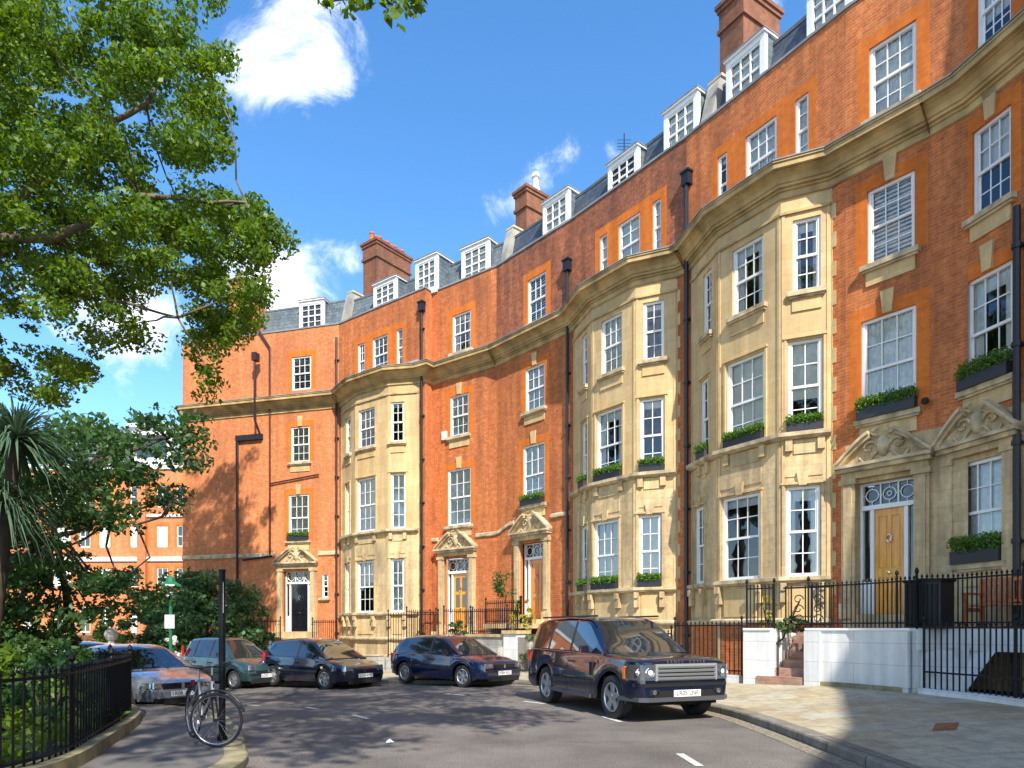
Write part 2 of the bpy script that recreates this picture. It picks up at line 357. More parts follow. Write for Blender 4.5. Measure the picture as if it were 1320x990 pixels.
# ------------------------------------------------------------------ foliage
def leaves(name, clumps, size, mat, parent=None, flat=.0, aspect=.62, shape='leaf', extra=None):
    """clumps: (x,y,z,rx,rz,n): n leaf blades spread through an ellipsoidal spray round the point"""
    P = []
    for x, y, z, rx, rz, n in clumps:
        d = rng.normal(size=(n, 3)); d /= np.linalg.norm(d, axis=1)[:, None]
        rad = rng.random(n)**(1/2.2)
        P.append(np.stack([x+d[:,0]*rad*rx, y+d[:,1]*rad*rx, z+d[:,2]*rad*rz], 1))
    P = np.concatenate(P); n = len(P)
    if extra is not None: m_ = extra(P); P = P[m_]; n = len(P)
    nrm = rng.normal(size=(n, 3)); nrm[:, 2] += .5+flat; nrm /= np.linalg.norm(nrm, axis=1)[:, None]
    a = np.cross(nrm, rng.normal(size=(n, 3))); a /= np.linalg.norm(a, axis=1)[:, None]
    b = np.cross(nrm, a); s = size*(.6+.8*rng.random(n))[:, None]
    tip, base = P+a*s*.55, P-a*s*.5
    l, r = P+b*s*aspect*.5+nrm*s*.1-a*s*.05, P-b*s*aspect*.5+nrm*s*.1-a*s*.05
    V = np.stack([base, l, tip, r], 1).reshape(-1, 3)
    me = bpy.data.meshes.new(name)
    me.vertices.add(4*n); me.vertices.foreach_set('co', V.ravel())
    me.loops.add(4*n); me.loops.foreach_set('vertex_index', np.arange(4*n))
    me.polygons.add(n); me.polygons.foreach_set('loop_start', np.arange(0, 4*n, 4)); me.polygons.foreach_set('loop_total', np.full(n, 4))
    me.materials.append(M[mat]); me.update(calc_edges=True); me.validate()
    o = bpy.data.objects.new(name, me); COL.objects.link(o)
    if parent is not None:
        o.parent = parent; w = parent.location.copy()
        q = parent.parent
        while q is not None: w += q.location; q = q.parent
        me.transform(Matrix.Translation(-w))
    return o
# ------------------------------------------------------------------ the crescent, recovered in plan (metres; camera at the origin looking along +Y)
P0, P1, P2, P2b, P3 = (-16.6,34.4), (-8.14,32.1), (-3.65,28.7), (-3.4,29.1), (-.61,27.0)
P4, P5, P6, P7, P7b = (2.04,23.96), (5.09,19.9), (7.71,15.78), (8.83,14.39), (9.22,13.8)
P8, P9, P10, P11, P12 = (10.2,10.1), (11.1,6.2), (12.0,1.8), (11.3,-3.0), (9.5,-7.4)
FA, FBw, FJ, FC1, FC2, FDw, FEw = Fr(P0,P1), Fr(P1,P2), Fr(P2,P2b), Fr(P2b,P3), Fr(P3,P4), Fr(P4,P5), Fr(P5,P6)
FF, FK, FF2 = Fr(P6,P7), Fr(P7,P7b), Fr(P7b,P8)
def bayfr(w, a=.2, f1=.345, f2=.72, e=.35, pr=.62):
    p = [w.xy(a, .02), w.xy(w.L*f1, pr), w.xy(w.L*f2, pr), w.xy(w.L-e, .02)]
    return [Fr(p[i], p[i+1]) for i in range(3)], p
BB, BBp = bayfr(FBw); BD, BDp = bayfr(FDw); BE, BEp = bayfr(FEw, f2=.74)
ZP, ZC = 15.85, 11.93
CORN = [(0,11.9),(.05,11.92),(.05,12.06),(.10,12.07),(.09,12.13),(.16,12.13),(.16,12.19),(.20,12.20),(.24,12.30),(.34,12.38),(.38,12.385),(.38,12.42),(.47,12.42),(.47,12.53),(.50,12.54),(.50,12.59)]
CORN_TOP = [(.52,12.585),(.52,12.615),(-.02,12.78)]
LEV = {'L': dict(g=(2.25,4.5), f=(5.8,8.15), s=(9.5,11.2), t=(12.95,14.55), d=1.45, st=5.15),
       'R': dict(g=(2.8,4.95), f=(6.25,8.45), s=(9.6,11.35), t=(13.0,14.6), d=1.85, st=5.5)}
def cornice(mb, pts):
    mb.sweep(pts, CORN, 'cornice'); mb.sweep(pts, CORN_TOP, 'lead')
def span(fr, x0, x1): return fr.hit(x0), fr.hit(x1)
def surroundrect(h, up=.28, side=.24, down=.0): return (h[0]-side, h[1]+side, h[2]-down, h[3]+up)
def keystone(mb, fr, sc, z0, z1, w=.13):
    mb.hexa([fr.pos(sc-w*.75,.05,z0), fr.pos(sc+w*.75,.05,z0), fr.pos(sc+w*.75,-.02,z0), fr.pos(sc-w*.75,-.02,z0),
             fr.pos(sc-w*1.1,.05,z1), fr.pos(sc+w*1.1,.05,z1), fr.pos(sc+w*1.1,-.02,z1), fr.pos(sc-w*1.1,-.02,z1)], 'stone')
def sill(parent, fr, a, b, z, mat='stone_trim', apron=True, name='sill'):
    mb = MB(); fbox(mb, fr, a-.12, b+.12, -.05, .13, z-.11, z, mat); fbox(mb, fr, a-.09, b+.09, -.05, .09, z-.16, z-.11, mat)
    if apron: fbox(mb, fr, a-.02, b+.02, -.05, .035, z-.46, z-.16, 'stone')
    return mb.build(name, parent)
def segment_pediment(parent, fr, a, b, z, h=.78):
    """open swan-neck pediment over a doorcase: cornice bar, two curved raking arms, carved cartouche"""
    mb = MB(); c = (a+b)/2; W = (b-a)/2
    fbox(mb, fr, a-.10, b+.10, -.02, .30, z, z+.07, 'stone_trim'); fbox(mb, fr, a-.06, b+.06, -.02, .22, z-.09, z, 'stone_trim')
    k = 9
    def zz(t): return z+.07+h*.86*(math.sin(t*math.pi/2)**1.15)
    for sgn in (-1, 1):                                   # raking arms
        for i in range(k):
            t0, t1 = i/k*.74, (i+1)/k*.74
            s0, s1 = c+sgn*(W+.1)*(1-t0), c+sgn*(W+.1)*(1-t1)
            for (n0, n1, d0, d1) in ((-.02,.28,-.005,.07),(-.02,.20,-.085,-.005)):
                P = [fr.pos(s0,n1,zz(t0)+d0), fr.pos(s1,n1,zz(t1)+d0), fr.pos(s1,n0,zz(t1)+d0), fr.pos(s0,n0,zz(t0)+d0),
                     fr.pos(s0,n1,zz(t0)+d1), fr.pos(s1,n1,zz(t1)+d1), fr.pos(s1,n0,zz(t1)+d1), fr.pos(s0,n0,zz(t0)+d1)]
                if sgn > 0: P = [P[1],P[0],P[3],P[2],P[5],P[4],P[7],P[6]]
                mb.hexa(P, 'stone_trim')
    n = 24; top = []                                      # tympanum
    for i in range(n+1):
        t = i/n; q = 1-abs(2*t-1); top.append((c-W+2*W*t, zz(min(q, 1)*.95)))
    for i in range(n):
        (s0, z0), (s1, z1) = top[i], top[i+1]
        mb.poly([fr.pos(s0,.06,z+.07), fr.pos(s1,.06,z+.07), fr.pos(s1,.06,z1), fr.pos(s0,.06,z0)], 'stone_pale')
        mb.poly([fr.pos(s0,.06,z0), fr.pos(s1,.06,z1), fr.pos(s1,-.02,z1), fr.pos(s0,-.02,z0)], 'stone_pale')
    o = mb.build('pediment', parent)
    cb = MB()                                             # cartouche: oval shield, scrolls, garland
    cz = z+.07+h*.46
    V = []; Fc = []; nu, nv = 14, 6
    for j in range(nv+1):
        for i in range(nu):
            t = 2*math.pi*i/nu; rr = math.sin(j/nv*math.pi/2)
            V.append(fr.pos(c+.15*rr*math.cos(t), .06+.12*math.cos(j/nv*math.pi/2), cz+.23*rr*math.sin(t)*(1-.18*math.sin(t))))
    for j in range(nv):
        for i in range(nu): Fc.append((j*nu+i, j*nu+(i+1)%nu, (j+1)*nu+(i+1)%nu, (j+1)*nu+i))
    cb.mesh(V, Fc, 'stone_trim')
    for sgn in (-1, 1):
        pts = []
        for i in range(15):
            t = i/14*math.pi*2.2; r = .17-.010*i
            pts.append(fr.pos(c+sgn*(.30+r*math.cos(t+math.pi)), .10, cz-.03+r*math.sin(t)*.9))
        cb.tube(pts, [.034-.0012*i for i in range(15)], 'stone_trim', 6)
        pts = [fr.pos(c+sgn*(.12+.40*i/8), .09, cz-.25+.10*math.cos(i/8*math.pi*1.6)) for i in range(9)]
        cb.tube(pts, .028, 'stone_trim', 6)
        pts = [fr.pos(c+sgn*(.1+.14*math.sin(i/6*math.pi)), .12, cz+.2+.03*i) for i in range(7)]
        cb.tube(pts, .026, 'stone_trim', 6)
    cb.build('cartouche', o, smooth=50)
    return o
def doorcase(house, fr, a, b, z0, z1, doormat, kind='panel', gmat='stone_pale', step_z=None):
    """stone surround with pilasters, white timber screen, fanlight with ring tracery, sidelights, door"""
    s = MB(); pw = .30
    for x0, x1, sg in ((a-pw, a, 1), (b, b+pw, -1)):
        fbox(s, fr, x0, x1, -.02, .10, z0-.1, z1+.1, gmat); fbox(s, fr, x0-.04, x1+.04, -.02, .15, z0-.1, z0+.25, gmat)
        fbox(s, fr, x0+.06, x1-.06, .10, .13, z0+.35, z1-.05, gmat); fbox(s, fr, x0-.04, x1+.04, -.02, .15, z1-.02, z1+.10, gmat)
    fbox(s, fr, a-pw, b+pw, -.02, .12, z1+.10, z1+.26, gmat)
    s.build('door_surround', house)
    segment_pediment(house, fr, a-pw, b+pw, z1+.34)
    rec = -.22; w = b-a; sl = .20 if w > 1.2 else .1
    t = MB(); zt = z1-.56; d0, d1 = a+sl+.10, b-sl-.10
    fbox(t, fr, a, a+.06, rec-.08, rec+.02, z0, z1, 'white'); fbox(t, fr, b-.06, b, rec-.08, rec+.02, z0, z1, 'white')
    fbox(t, fr, a+.06, b-.06, rec-.08, rec+.02, z1-.05, z1, 'white'); fbox(t, fr, a+.06, b-.06, rec-.08, rec+.06, zt-.05, zt+.05, 'white')
    fbox(t, fr, d0-.08, d0, rec-.08, rec+.03, z0, zt-.05, 'white'); fbox(t, fr, d1, d1+.08, rec-.08, rec+.03, z0, zt-.05, 'white')
    for q in (a+.06, d1+.08):
        e = d0-.08 if q < d0 else b-.06
        fbox(t, fr, q, e, rec-.07, rec, z0, z0+.7, 'white')
        fbox(t, fr, q, e, rec-.06, rec, z0+.7, z0+.74, 'white')
    fbox(t, fr, a+.06, b-.06, rec-.08, rec+.1, z0-.06, z0+.0, 'stone_trim')
    fl = t.build('door_frame', house)
    ft = MB(); nr = 3; fw = (w-.12)/nr
    for i in range(nr):
        cc = a+.06+fw*(i+.5); cz = (zt+.05+z1-.05)/2; rr = min(fw*.5, (z1-zt-.10)/2)*.74
        pts = [fr.pos(cc+rr*math.cos(k/16*2*math.pi), rec-.02, cz+rr*math.sin(k/16*2*math.pi)) for k in range(17)]
        ft.tube(pts, .014, 'white', 5, cap=False)
        for ang in range(4):
            q = ang*math.pi/2; e = fw*.5 if ang % 2 == 0 else (z1-zt-.1)/2
            ft.tube([fr.pos(cc+rr*math.cos(q), rec-.02, cz+rr*math.sin(q)), fr.pos(cc+e*math.cos(q), rec-.02, cz+e*math.sin(q))], .010, 'white', 4)
        if i == 1 and kind == 'panel':
            pts = [fr.pos(cc+rr*.35*math.cos(k/10*2*math.pi), rec-.02, cz+rr*.35*math.sin(k/10*2*math.pi)) for k in range(11)]
            ft.tube(pts, .012, 'white', 5, cap=False)
        if i: fbox(ft, fr, a+.06+fw*i-.014, a+.06+fw*i+.014, rec-.05, rec, zt+.05, z1-.05, 'white')
    ft.build('fanlight_tracery', fl)
    g = MB()
    for (x0, x1, y0, y1) in ((a+.06, b-.06, zt+.05, z1-.05), (a+.06, d0-.08, z0+.74, zt-.05), (d1+.08, b-.06, z0+.74, zt-.05)):
        g.poly([fr.pos(x0,rec-.05,y0), fr.pos(x1,rec-.05,y0), fr.pos(x1,rec-.05,y1), fr.pos(x0,rec-.05,y1)], 'glass')
    g.build('pane', fl)
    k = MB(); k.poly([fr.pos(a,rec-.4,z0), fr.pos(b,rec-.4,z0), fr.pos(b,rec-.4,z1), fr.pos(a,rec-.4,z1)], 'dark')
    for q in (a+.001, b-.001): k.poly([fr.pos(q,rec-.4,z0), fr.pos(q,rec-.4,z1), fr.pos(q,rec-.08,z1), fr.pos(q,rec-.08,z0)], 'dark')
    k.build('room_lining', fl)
    dr = MB(); dz0, dz1 = z0+.01, zt-.05; W = d1-d0; Hh = dz1-dz0
    fbox(dr, fr, d0, d1, rec-.07, rec-.045, dz0, dz1, doormat)
    st = W*.13; midx = (d0+d1)/2
    rows = [(0, .09), (.35, .43), (.93, 1)] if kind != 'glazed' else [(0, .09), (.32, .40), (.63, .68), (.93, 1)]
    for x0, x1 in ((d0, d0+st), (d1-st, d1), (midx-st*.45, midx+st*.45)): fbox(dr, fr, x0, x1, rec-.045, rec-.02, dz0, dz1, doormat)
    for r0, r1 in rows:
        for x0, x1 in ((d0+st, midx-st*.45), (midx+st*.45, d1-st)): fbox(dr, fr, x0, x1, rec-.045, rec-.022, dz0+Hh*r0, dz0+Hh*r1, doormat)
    for j in range(len(rows)-1):                          # raised fields
        for x0, x1 in ((d0+st, midx-st*.45), (midx+st*.45, d1-st)):
            if kind == 'glazed' and j > 0:
                dr.poly([fr.pos(x0,rec-.040,dz0+Hh*rows[j][1]), fr.pos(x1,rec-.040,dz0+Hh*rows[j][1]), fr.pos(x1,rec-.040,dz0+Hh*rows[j+1][0]), fr.pos(x0,rec-.040,dz0+Hh*rows[j+1][0])], 'carglass')
            else: fbox(dr, fr, x0+.035, x1-.035, rec-.045, rec-.030, dz0+Hh*rows[j][1]+.035, dz0+Hh*rows[j+1][0]-.035, doormat)
    d = dr.build('door', house)
    h = MB(); met = 'brass' if kind != 'panel' else 'chrome'
    h.lathe([(.0,.0),(.03,.0),(.032,.02),(.018,.035),(.03,.06),(.0,.065)], fr.pos(midx, rec-.02, dz0+Hh*.39), (fr.n.x,fr.n.y,0), met, 10)
    h.build('door_knob', d, smooth=50)
    h = MB(); h.tube([fr.pos(midx-.04,rec,dz0+Hh*.74), fr.pos(midx-.045,rec+.02,dz0+Hh*.70), fr.pos(midx,rec+.03,dz0+Hh*.67), fr.pos(midx+.045,rec+.02,dz0+Hh*.70), fr.pos(midx+.04,rec,dz0+Hh*.74)], .012, met, 6)
    h.lathe([(0,-.02),(.035,-.02),(.03,.02),(0,.03)], fr.pos(midx, rec, dz0+Hh*.745), (fr.n.x,fr.n.y,0), met, 8)
    h.build('door_knocker', d)
def window_box(fr, a, b, z, label, n_off=0, h=.20, grow=.2):
    """planter with clipped box hedging standing on a sill"""
    c = fr.xy((a+b)/2, .10+n_off); e = empty('window_box', (c.x, c.y, z), label, 'window box', 'hedged window boxes on the crescent')
    mb = MB(); fbox(mb, fr, a+.01, b-.01, .01+n_off, .19+n_off, z, z+h, 'planter'); fbox(mb, fr, a+.0, b-.0, .005+n_off, .195+n_off, z+h-.03, z+h, 'planter')
    mb.build('planter', e)
    cl = []; k = max(2, int((b-a)/.09))
    for i in range(k):
        s = a+.05+(b-a-.10)*i/(k-1)
        for nn in (.04, .12, .20):
            w = fr.xy(s, nn+n_off); cl.append((w.x, w.y, z+h+grow*.42+random.uniform(-.015,.015), .085, grow*.66, 60))
    leaves('hedge', cl, .05, 'leaf_box', e)
    return e
def dormer(house, fr, a, b, z0=15.75, z1=17.1, n=-.40, cols=3):
    z1 = min(z1, 17.4)
    mb = MB()
    fbox(mb, fr, a, b, n-1.1, n-.12, z0, z1, 'slate')
    fbox(mb, fr, a-.02, a+.13, n-.14, n, z0, z1, 'white'); fbox(mb, fr, b-.13, b+.02, n-.14, n, z0, z1, 'white')
    fbox(mb, fr, a+.13, b-.13, n-.14, n, z1-.14, z1, 'white'); fbox(mb, fr, a+.13, b-.13, n-.14, n+.02, z0, z0+.22, 'white')
    fbox(mb, fr, a-.06, b+.06, n-1.2, n+.06, z1, z1+.06, 'white'); fbox(mb, fr, a-.08, b+.08, n-1.2, n+.08, z1+.06, z1+.085, 'lead')
    d = mb.build('dormer', house)
    fl = MB(); x0, x1, y0, y1 = a+.13, b-.13, z0+.22, z1-.14
    nn = n-.02
    for i in range(cols+1):
        q = x0+(x1-x0)*i/cols; fbox(fl, fr, q-.022, q+.022, nn-.05, nn, y0, y1, 'white')
    for j, q in enumerate((y0+.03, (y0+y1)/2, y1-.03, y0+(y1-y0)*.25, y0+(y1-y0)*.75)):
        fbox(fl, fr, x0, x1, nn-.045, nn-.004, q-(.028 if j < 3 else .012), q+(.028 if j < 3 else .012), 'white')
    fl.build('window_frame', d)
    g = MB(); g.poly([fr.pos(x0,nn-.07,y0), fr.pos(x1,nn-.07,y0), fr.pos(x1,nn-.07,y1), fr.pos(x0,nn-.07,y1)], 'glass'); g.build('pane', d)
    k = MB(); k.poly([fr.pos(x0,nn-.095,y0), fr.pos(x1,nn-.095,y0), fr.pos(x1,nn-.095,y1), fr.pos(x0,nn-.095,y1)], random.choice(['net','dark','net'])); k.build('curtain', d)
def at_px(fr, n, px):
    return Fr(fr.xy(0, n), fr.xy(fr.L, n)).hit(px)
def chimney(house, fr, s, n, w, dp, z0, z1, npots, mat='chimney', potmat='pot'):
    """stack with oversailing courses and a row of pots running back from the street"""
    mb = MB(); h = z1-z0
    fbox(mb, fr, s-w/2, s+w/2, n-dp/2, n+dp/2, z0, z1-.9, mat)
    fbox(mb, fr, s-w/2-.07, s+w/2+.07, n-dp/2-.07, n+dp/2+.07, z1-.9, z1-.78, mat)
    fbox(mb, fr, s-w/2-.02, s+w/2+.02, n-dp/2-.02, n+dp/2+.02, z1-.78, z1-.25, mat)
    fbox(mb, fr, s-w/2-.07, s+w/2+.07, n-dp/2-.07, n+dp/2+.07, z1-.25, z1-.12, mat)
    fbox(mb, fr, s-w/2-.12, s+w/2+.12, n-dp/2-.12, n+dp/2+.12, z1-.12, z1, 'chimney')
    c = mb.build('chimney', house)
    for i in range(npots):
        q = n-dp/2+dp*(i+.5)/npots; w_ = fr.xy(s, q); p = MB()
        hh = .42 if i % 2 else .5
        p.lathe([(0,0),(.13,0),(.12,.08),(.10,hh*.8),(.125,hh*.85),(.125,hh),(.09,hh),(.085,hh-.1)], (w_.x, w_.y, z1), (0,0,1), potmat, 12)
        p.build('chimney_pot', c, smooth=40)
def downpipe(house, fr, s, ztop, zbot=.1, mat='pipe', n=.06, r=.055, hopper=True):
    mb = MB(); z = [zbot, ztop]
    def nn(z): return n
    segs = [(zbot, 11.6, n), (11.75, 12.9, .62), (13.05, ztop, n)]
    pts = [fr.pos(s,n,zbot), fr.pos(s,n,ztop)] if ztop > 13.2 else [fr.pos(s,n,zbot), fr.pos(s,n,ztop)]
    mb.tube(pts, r, mat, 8)
    zz = zbot+1.2
    while zz < ztop-.3:
        mb.tube([fr.pos(s,n,zz), fr.pos(s,n,zz+.09)], r*1.35, mat, 8); fbox(mb, fr, s-.11, s+.11, -.01, n, zz+.02, zz+.06, mat); zz += 1.83
    if hopper:
        fbox(mb, fr, s-.13, s+.13, -.01, .20, ztop-.02, ztop+.32, mat); fbox(mb, fr, s-.16, s+.16, -.01, .23, ztop+.32, ztop+.38, mat)
    return mb.build('downpipe', house, smooth=40)
def roof(house, pts, slate, n0=-.46, n1=-.80, zt=17.2, back=9):
    mb = MB(); mb.sweep(pts, [(n0, 15.5), (n1, zt)], slate, caps=False)
    mb.sweep(pts, [(n1+.02, zt-.01), (n1+.05, zt+.06), (n1-.12, zt+.10), (n1-3.2, zt+.55), (n1-back+3, zt+.5), (n1-back, zt-1.5), (n1-back, 0)], 'lead', caps=False)
    mb.sweep(pts, [(0,15.4),(-.32,15.4),(n0,15.55)], 'lead', caps=False)
    o = mb.build('roof', house)
def coping(house, pts):
    mb = MB(); mb.sweep(pts, [(.0,ZP), (.035,ZP), (.035,ZP+.07), (-.30,ZP+.07), (-.30,15.42), (-.28,15.42), (-.28,ZP)], 'lead'); return mb.build('parapet_coping', house)
def party_wall(house, fr, s, zt=17.6, w=.42):
    mb = MB()
    pr = [(-.12,15.9),(-.28,16.1),(-.6,zt-.2),(-.7,zt),(-5.5,zt),(-5.5,15.4),(-.12,15.4)]
    V = [fr.pos(s-w/2, n, z) for n, z in pr]+[fr.pos(s+w/2, n, z) for n, z in pr]; k = len(pr)
    mb.mesh(V, [tuple(range(k)), tuple(range(k, 2*k))[::-1]]+[(i, k+i, k+(i+1)%k, (i+1)%k) for i in range(k)], 'render')
    fbox(mb, fr, s-w/2-.05, s+w/2+.05, -5.5, -.68, zt+.002, zt+.08, 'stone_trim')
    mb.build('party_wall', house)
def string(house, pts, z, h=.16):
    mb = MB(); mb.sweep(pts, [(-.02,z-h/2),(.05,z-h/2),(.07,z-h/2+.03),(.07,z+h/2-.03),(.03,z+h/2),(-.02,z+h/2+.02)], 'stone_trim'); return mb.build('string_course', house)
def bay(house, wfr, frs, pts, lev, wins, brick, base='stone_pale'):
    """canted stone bay of three faces. wins: per face list of (x0,x1,level,blind)"""
    mb = MB(); L = LEV[lev]; zsplit = L['f'][0]-.55; zled = 1.70 if lev == 'R' else 1.08
    holes = []
    for fr, ws in zip(frs, wins):
        hs = [(*sorted(span(fr, x0, x1)), L[k][0], L[k][1]) for x0, x1, k, _ in ws]
        hs = [(max(.10, h[0]), min(fr.L-.10, h[1]), h[2], h[3]) for h in hs]
        holes.append(hs)
        wallpanel(mb, fr, 0, fr.L, -.3, zled, [], base)
        wallpanel(mb, fr, 0, fr.L, zled, zsplit, [h for h in hs if h[3] < zsplit], 'stone_pale', depth=.17)
        wallpanel(mb, fr, 0, fr.L, zsplit, ZC, [h for h in hs if h[3] > zsplit], 'stone', depth=.17)
    mb.build('bay', house)
    d = MB()
    for fr, hs in zip(frs, holes):                       # mouldings
        for h in hs:
            a, b, c, e = h; m = (a+b)/2
            lvl = 'g' if e < zsplit else 'f' if e < 9 else 's'
            sm = 'stone_pale' if lvl == 'g' else 'stone'
            if lvl != 's':
                fbox(d, fr, a-.085, a-.03, -.01, .035, c, e+.05, sm); fbox(d, fr, b+.03, b+.085, -.01, .035, c, e+.05, sm)
                fbox(d, fr, a-.11, b+.11, -.01, .055, e+.05, e+.10, sm)
            if lvl == 'g':
                fbox(d, fr, a-.06, b+.06, -.01, .022, e+.24, e+.62, sm)
                w = .11
                d.hexa([fr.pos(m-w*.8,.07,e+.02), fr.pos(m+w*.8,.07,e+.02), fr.pos(m+w*.8,-.01,e+.02), fr.pos(m-w*.8,-.01,e+.02),
                        fr.pos(m-w*1.25,.07,e+.34), fr.pos(m+w*1.25,.07,e+.34), fr.pos(m+w*1.25,-.01,e+.34), fr.pos(m-w*1.25,-.01,e+.34)], 'stone_pale')
                for q in (a-.05, b+.05):
                    fbox(d, fr, q-.07, q+.07, -.01, .14, c-.62, c-.16, sm); fbox(d, fr, q-.06, q+.06, -.01, .19, c-.34, c-.16, sm)
                fbox(d, fr, a+.08, b-.08, -.01, .03, c-.95, c-.25, 'stone')
            if lvl == 'f':
                for q in (a+.02, b-.02): fbox(d, fr, q-.08, q+.08, -.01, .09, c-.45, c-.17, 'stone_pale')
                fbox(d, fr, a+.12, b-.12, -.01, .028, c-.52, c-.2, 'stone_pale')
    pw = .07
    for k, fr in enumerate(frs):
        for q0, q1 in ((.02, .02+pw), (fr.L-.02-pw, fr.L-.02)):
            fbox(d, fr, q0, q1, -.01, .02, .3, ZC-.35, 'stone')
    d.build('bay_mouldings', house)
    for z, (pn, ph), nm, mt in ((L['g'][0], (.15,.12), 'sill_course', 'stone_trim'), (L['f'][0], (.17,.13), 'sill_course', 'stone_trim')):
        s = MB(); s.sweep(pts, [(-.02,z-ph-.04),(.07,z-ph-.04),(pn,z-ph+.02),(pn,z-.015),(.02,z),(-.02,z)], mt); s.build(nm, house)
    s = MB(); s.sweep(pts, [(-.02,zled-.06),(.08,zled-.06),(.14,zled),(.14,zled+.06),(.02,zled+.1),(-.02,zled+.1)], 'stone_trim'); s.build('plinth_course', house)
    s = MB(); s.sweep(pts, [(-.02,ZC-.42),(.05,ZC-.42),(.05,ZC-.36),(.02,ZC-.34),(-.02,ZC-.34)], 'cornice'); s.build('frieze_moulding', house)
    for fr, ws, hs in zip(frs, wins, holes):
        for (x0, x1, k, bl), h in zip(ws, hs):
            sash(house, fr, *h, rec=.07, blind=bl, cols=(3 if fr is frs[1] else 2 if k != 'x' else 1))
            if k == 's': sill(house, fr, h[0], h[1], h[2], apron=True)
    # brick piers either side of the bay, below the cornice
    q = MB(); 
    wallpanel(q, wfr, 0, .2, -.3, ZC, [], brick); wallpanel(q, wfr, wfr.L-.35, wfr.L, -.3, ZC, [], brick)
    k = 0; z = 2.0
    while z < ZC-.4:                                      # quoins where stone keys into brick
        w = .12 if k % 2 else .03; fbox(q, wfr, wfr.L-.36, wfr.L-.35+w, -.03, .012, z, z+.34, 'stone'); z += .34; k += 1
    q.build('brick_pier', house)
    return holes
def lead_flat(house, wfr, pts, z=12.72):
    mb = MB(); q = []
    for p in pts: q.append(wfr.xy((p-wfr.p).dot(wfr.u), .01))
    mb.mesh([(p.x, p.y, 12.68) for p in pts]+[(p.x, p.y, 12.97) for p in q], [(i, i+1, len(pts)+i+1, len(pts)+i) for i in range(len(pts)-1)], 'lead')
    mb.sweep(pts, [(.50,12.60),(.02,12.685)], 'lead', caps=False)
    mb.build('lead_flat', house)
def upper_wall(house, fr, wins, brick, lev, s0=0, s1=None, rub=True):
    mb = MB(); L = LEV[lev]; s1 = fr.L if s1 is None else s1
    hs = [(*span(fr, x0, x1), *L['t']) for x0, x1, _ in wins]
    if rub: dr = [(min(h[0] for h in hs)-.22, max(h[1] for h in hs)+.22, 12.3, L['t'][1]+.28)] if hs else []
    wallpanel(mb, fr, s0, s1, ZC+.02, ZP, hs, brick, dress=dr, depth=.12)
    o = mb.build('upper_wall', house)
    for h, (_, _, bl) in zip(hs, wins): sash(house, fr, *h, rec=.06, blind=bl)
    return hs
GRP = 'houses of the curved red-brick terrace'
# ---- house 1: the end house (facet A)
h1 = empty('terraced_house', (-12.4,33.2,0), 'left end house of the crescent with broad blank brick wall and a black door', 'house', GRP)
L = LEV['L']
wA = [(376,401,'t','slats'),(375,399,'s','net'),(370,400,'f','net')]
hA = [(*span(FA,x0,x1), *L[k]) for x0,x1,k,_ in wA]; hA[2] = (hA[2][0]+.08, hA[2][1]-.08, 5.75, 7.95)
dA = (*span(FA,365,401), 1.40, 4.30); sA = (*span(FA,415,423), 3.0, 4.1)
mb = MB(); wallpanel(mb, FA, 0, FA.L, -.5, ZP, hA+[dA,sA], 'brick_left', dress=[surroundrect(h) for h in hA], depth=.12)
bk = Fr((-14.0,44), P0); wallpanel(mb, bk, 0, bk.L, -.5, ZP, [], 'brick_left'); mb.build('wall', h1)
for h, w in zip(hA, wA): sash(h1, FA, *h, rec=.06, blind=w[3])
sash(h1, FA, *sA, rec=.06, cols=1, blind='dark'); sill(h1, FA, sA[0], sA[1], 3.0, apron=False)
for h in hA[1:]: mb = MB(); keystone(mb, FA, (h[0]+h[1])/2, h[3]+.02, h[3]+.5); mb.build('keystone', h1)
sill(h1, FA, hA[1][0], hA[1][1], hA[1][2]); sill(h1, FA, hA[2][0], hA[2][1], hA[2][2])
doorcase(h1, FA, *dA, 'door_black', 'panel')
mb = MB(); cornice(mb, [P0, P1]); mb.build('cornice', h1)
string(h1, [P0, FA.xy(5.35)], 5.1, .2); string(h1, [FA.xy(7.7), P1], 5.1, .2)
coping(h1, [P0, P1]); roof(h1, [FA.xy(4.2), P1], 'slate', zt=17.3)
mb = MB(); mb.sweep([P0, FA.xy(4.2)], [(0,ZP-.3),(-.35,ZP-.3),(-.35,16.2),(-6,16.9),(-9,15),(-9,0)], 'lead'); mb.build('flat_roof', h1)
mb = MB(); fbox(mb, FA, 3.95, 4.2, -3, -.05, 15.6, 17.5, 'brick_left'); mb.build('gable_upstand', h1)
chimney(h1, FA, at_px(FA, -1, 316), -1.0, .9, 1.4, 15.9, 18.9, 3, 'brick_left')
dormer(h1, FA, *span(FA,380,411), z0=15.85, z1=17.35)
# pipework on the blank wall: straight stack, cranked stack, long horizontal runs
mb = MB()
sa, sb, sc = FA.hit(307), FA.hit(337), FA.hit(349)
def zpx(fr, s, y): return EYE+(HZ-y)*fr.xy(s).y/F
n = .08
mb.tube([FA.pos(sc,n,zpx(FA,sc,715)), FA.pos(sc,n,zpx(FA,sc,449)), FA.pos(FA.hit(332),n,zpx(FA,sb,422))], .055, 'pipe', 8)
mb.build('soil_pipe', h1, smooth=40)
mb = MB(); mb.tube([FA.pos(sb,n+.45,zpx(FA,sb,463)), FA.pos(sb,n+.45,zpx(FA,sb,545)), FA.pos(sb,n,zpx(FA,sb,562))], .055, 'pipe', 8)
mb.tube([FA.pos(sb,n,zpx(FA,sb,562)), FA.pos(sa,n,zpx(FA,sa,566)), FA.pos(sa,n,0)], .075, 'pipe_black', 8)
fbox(mb, FA, sb-.12, sb+.12, .3, .62, zpx(FA,sb,470), zpx(FA,sb,460), 'pipe')
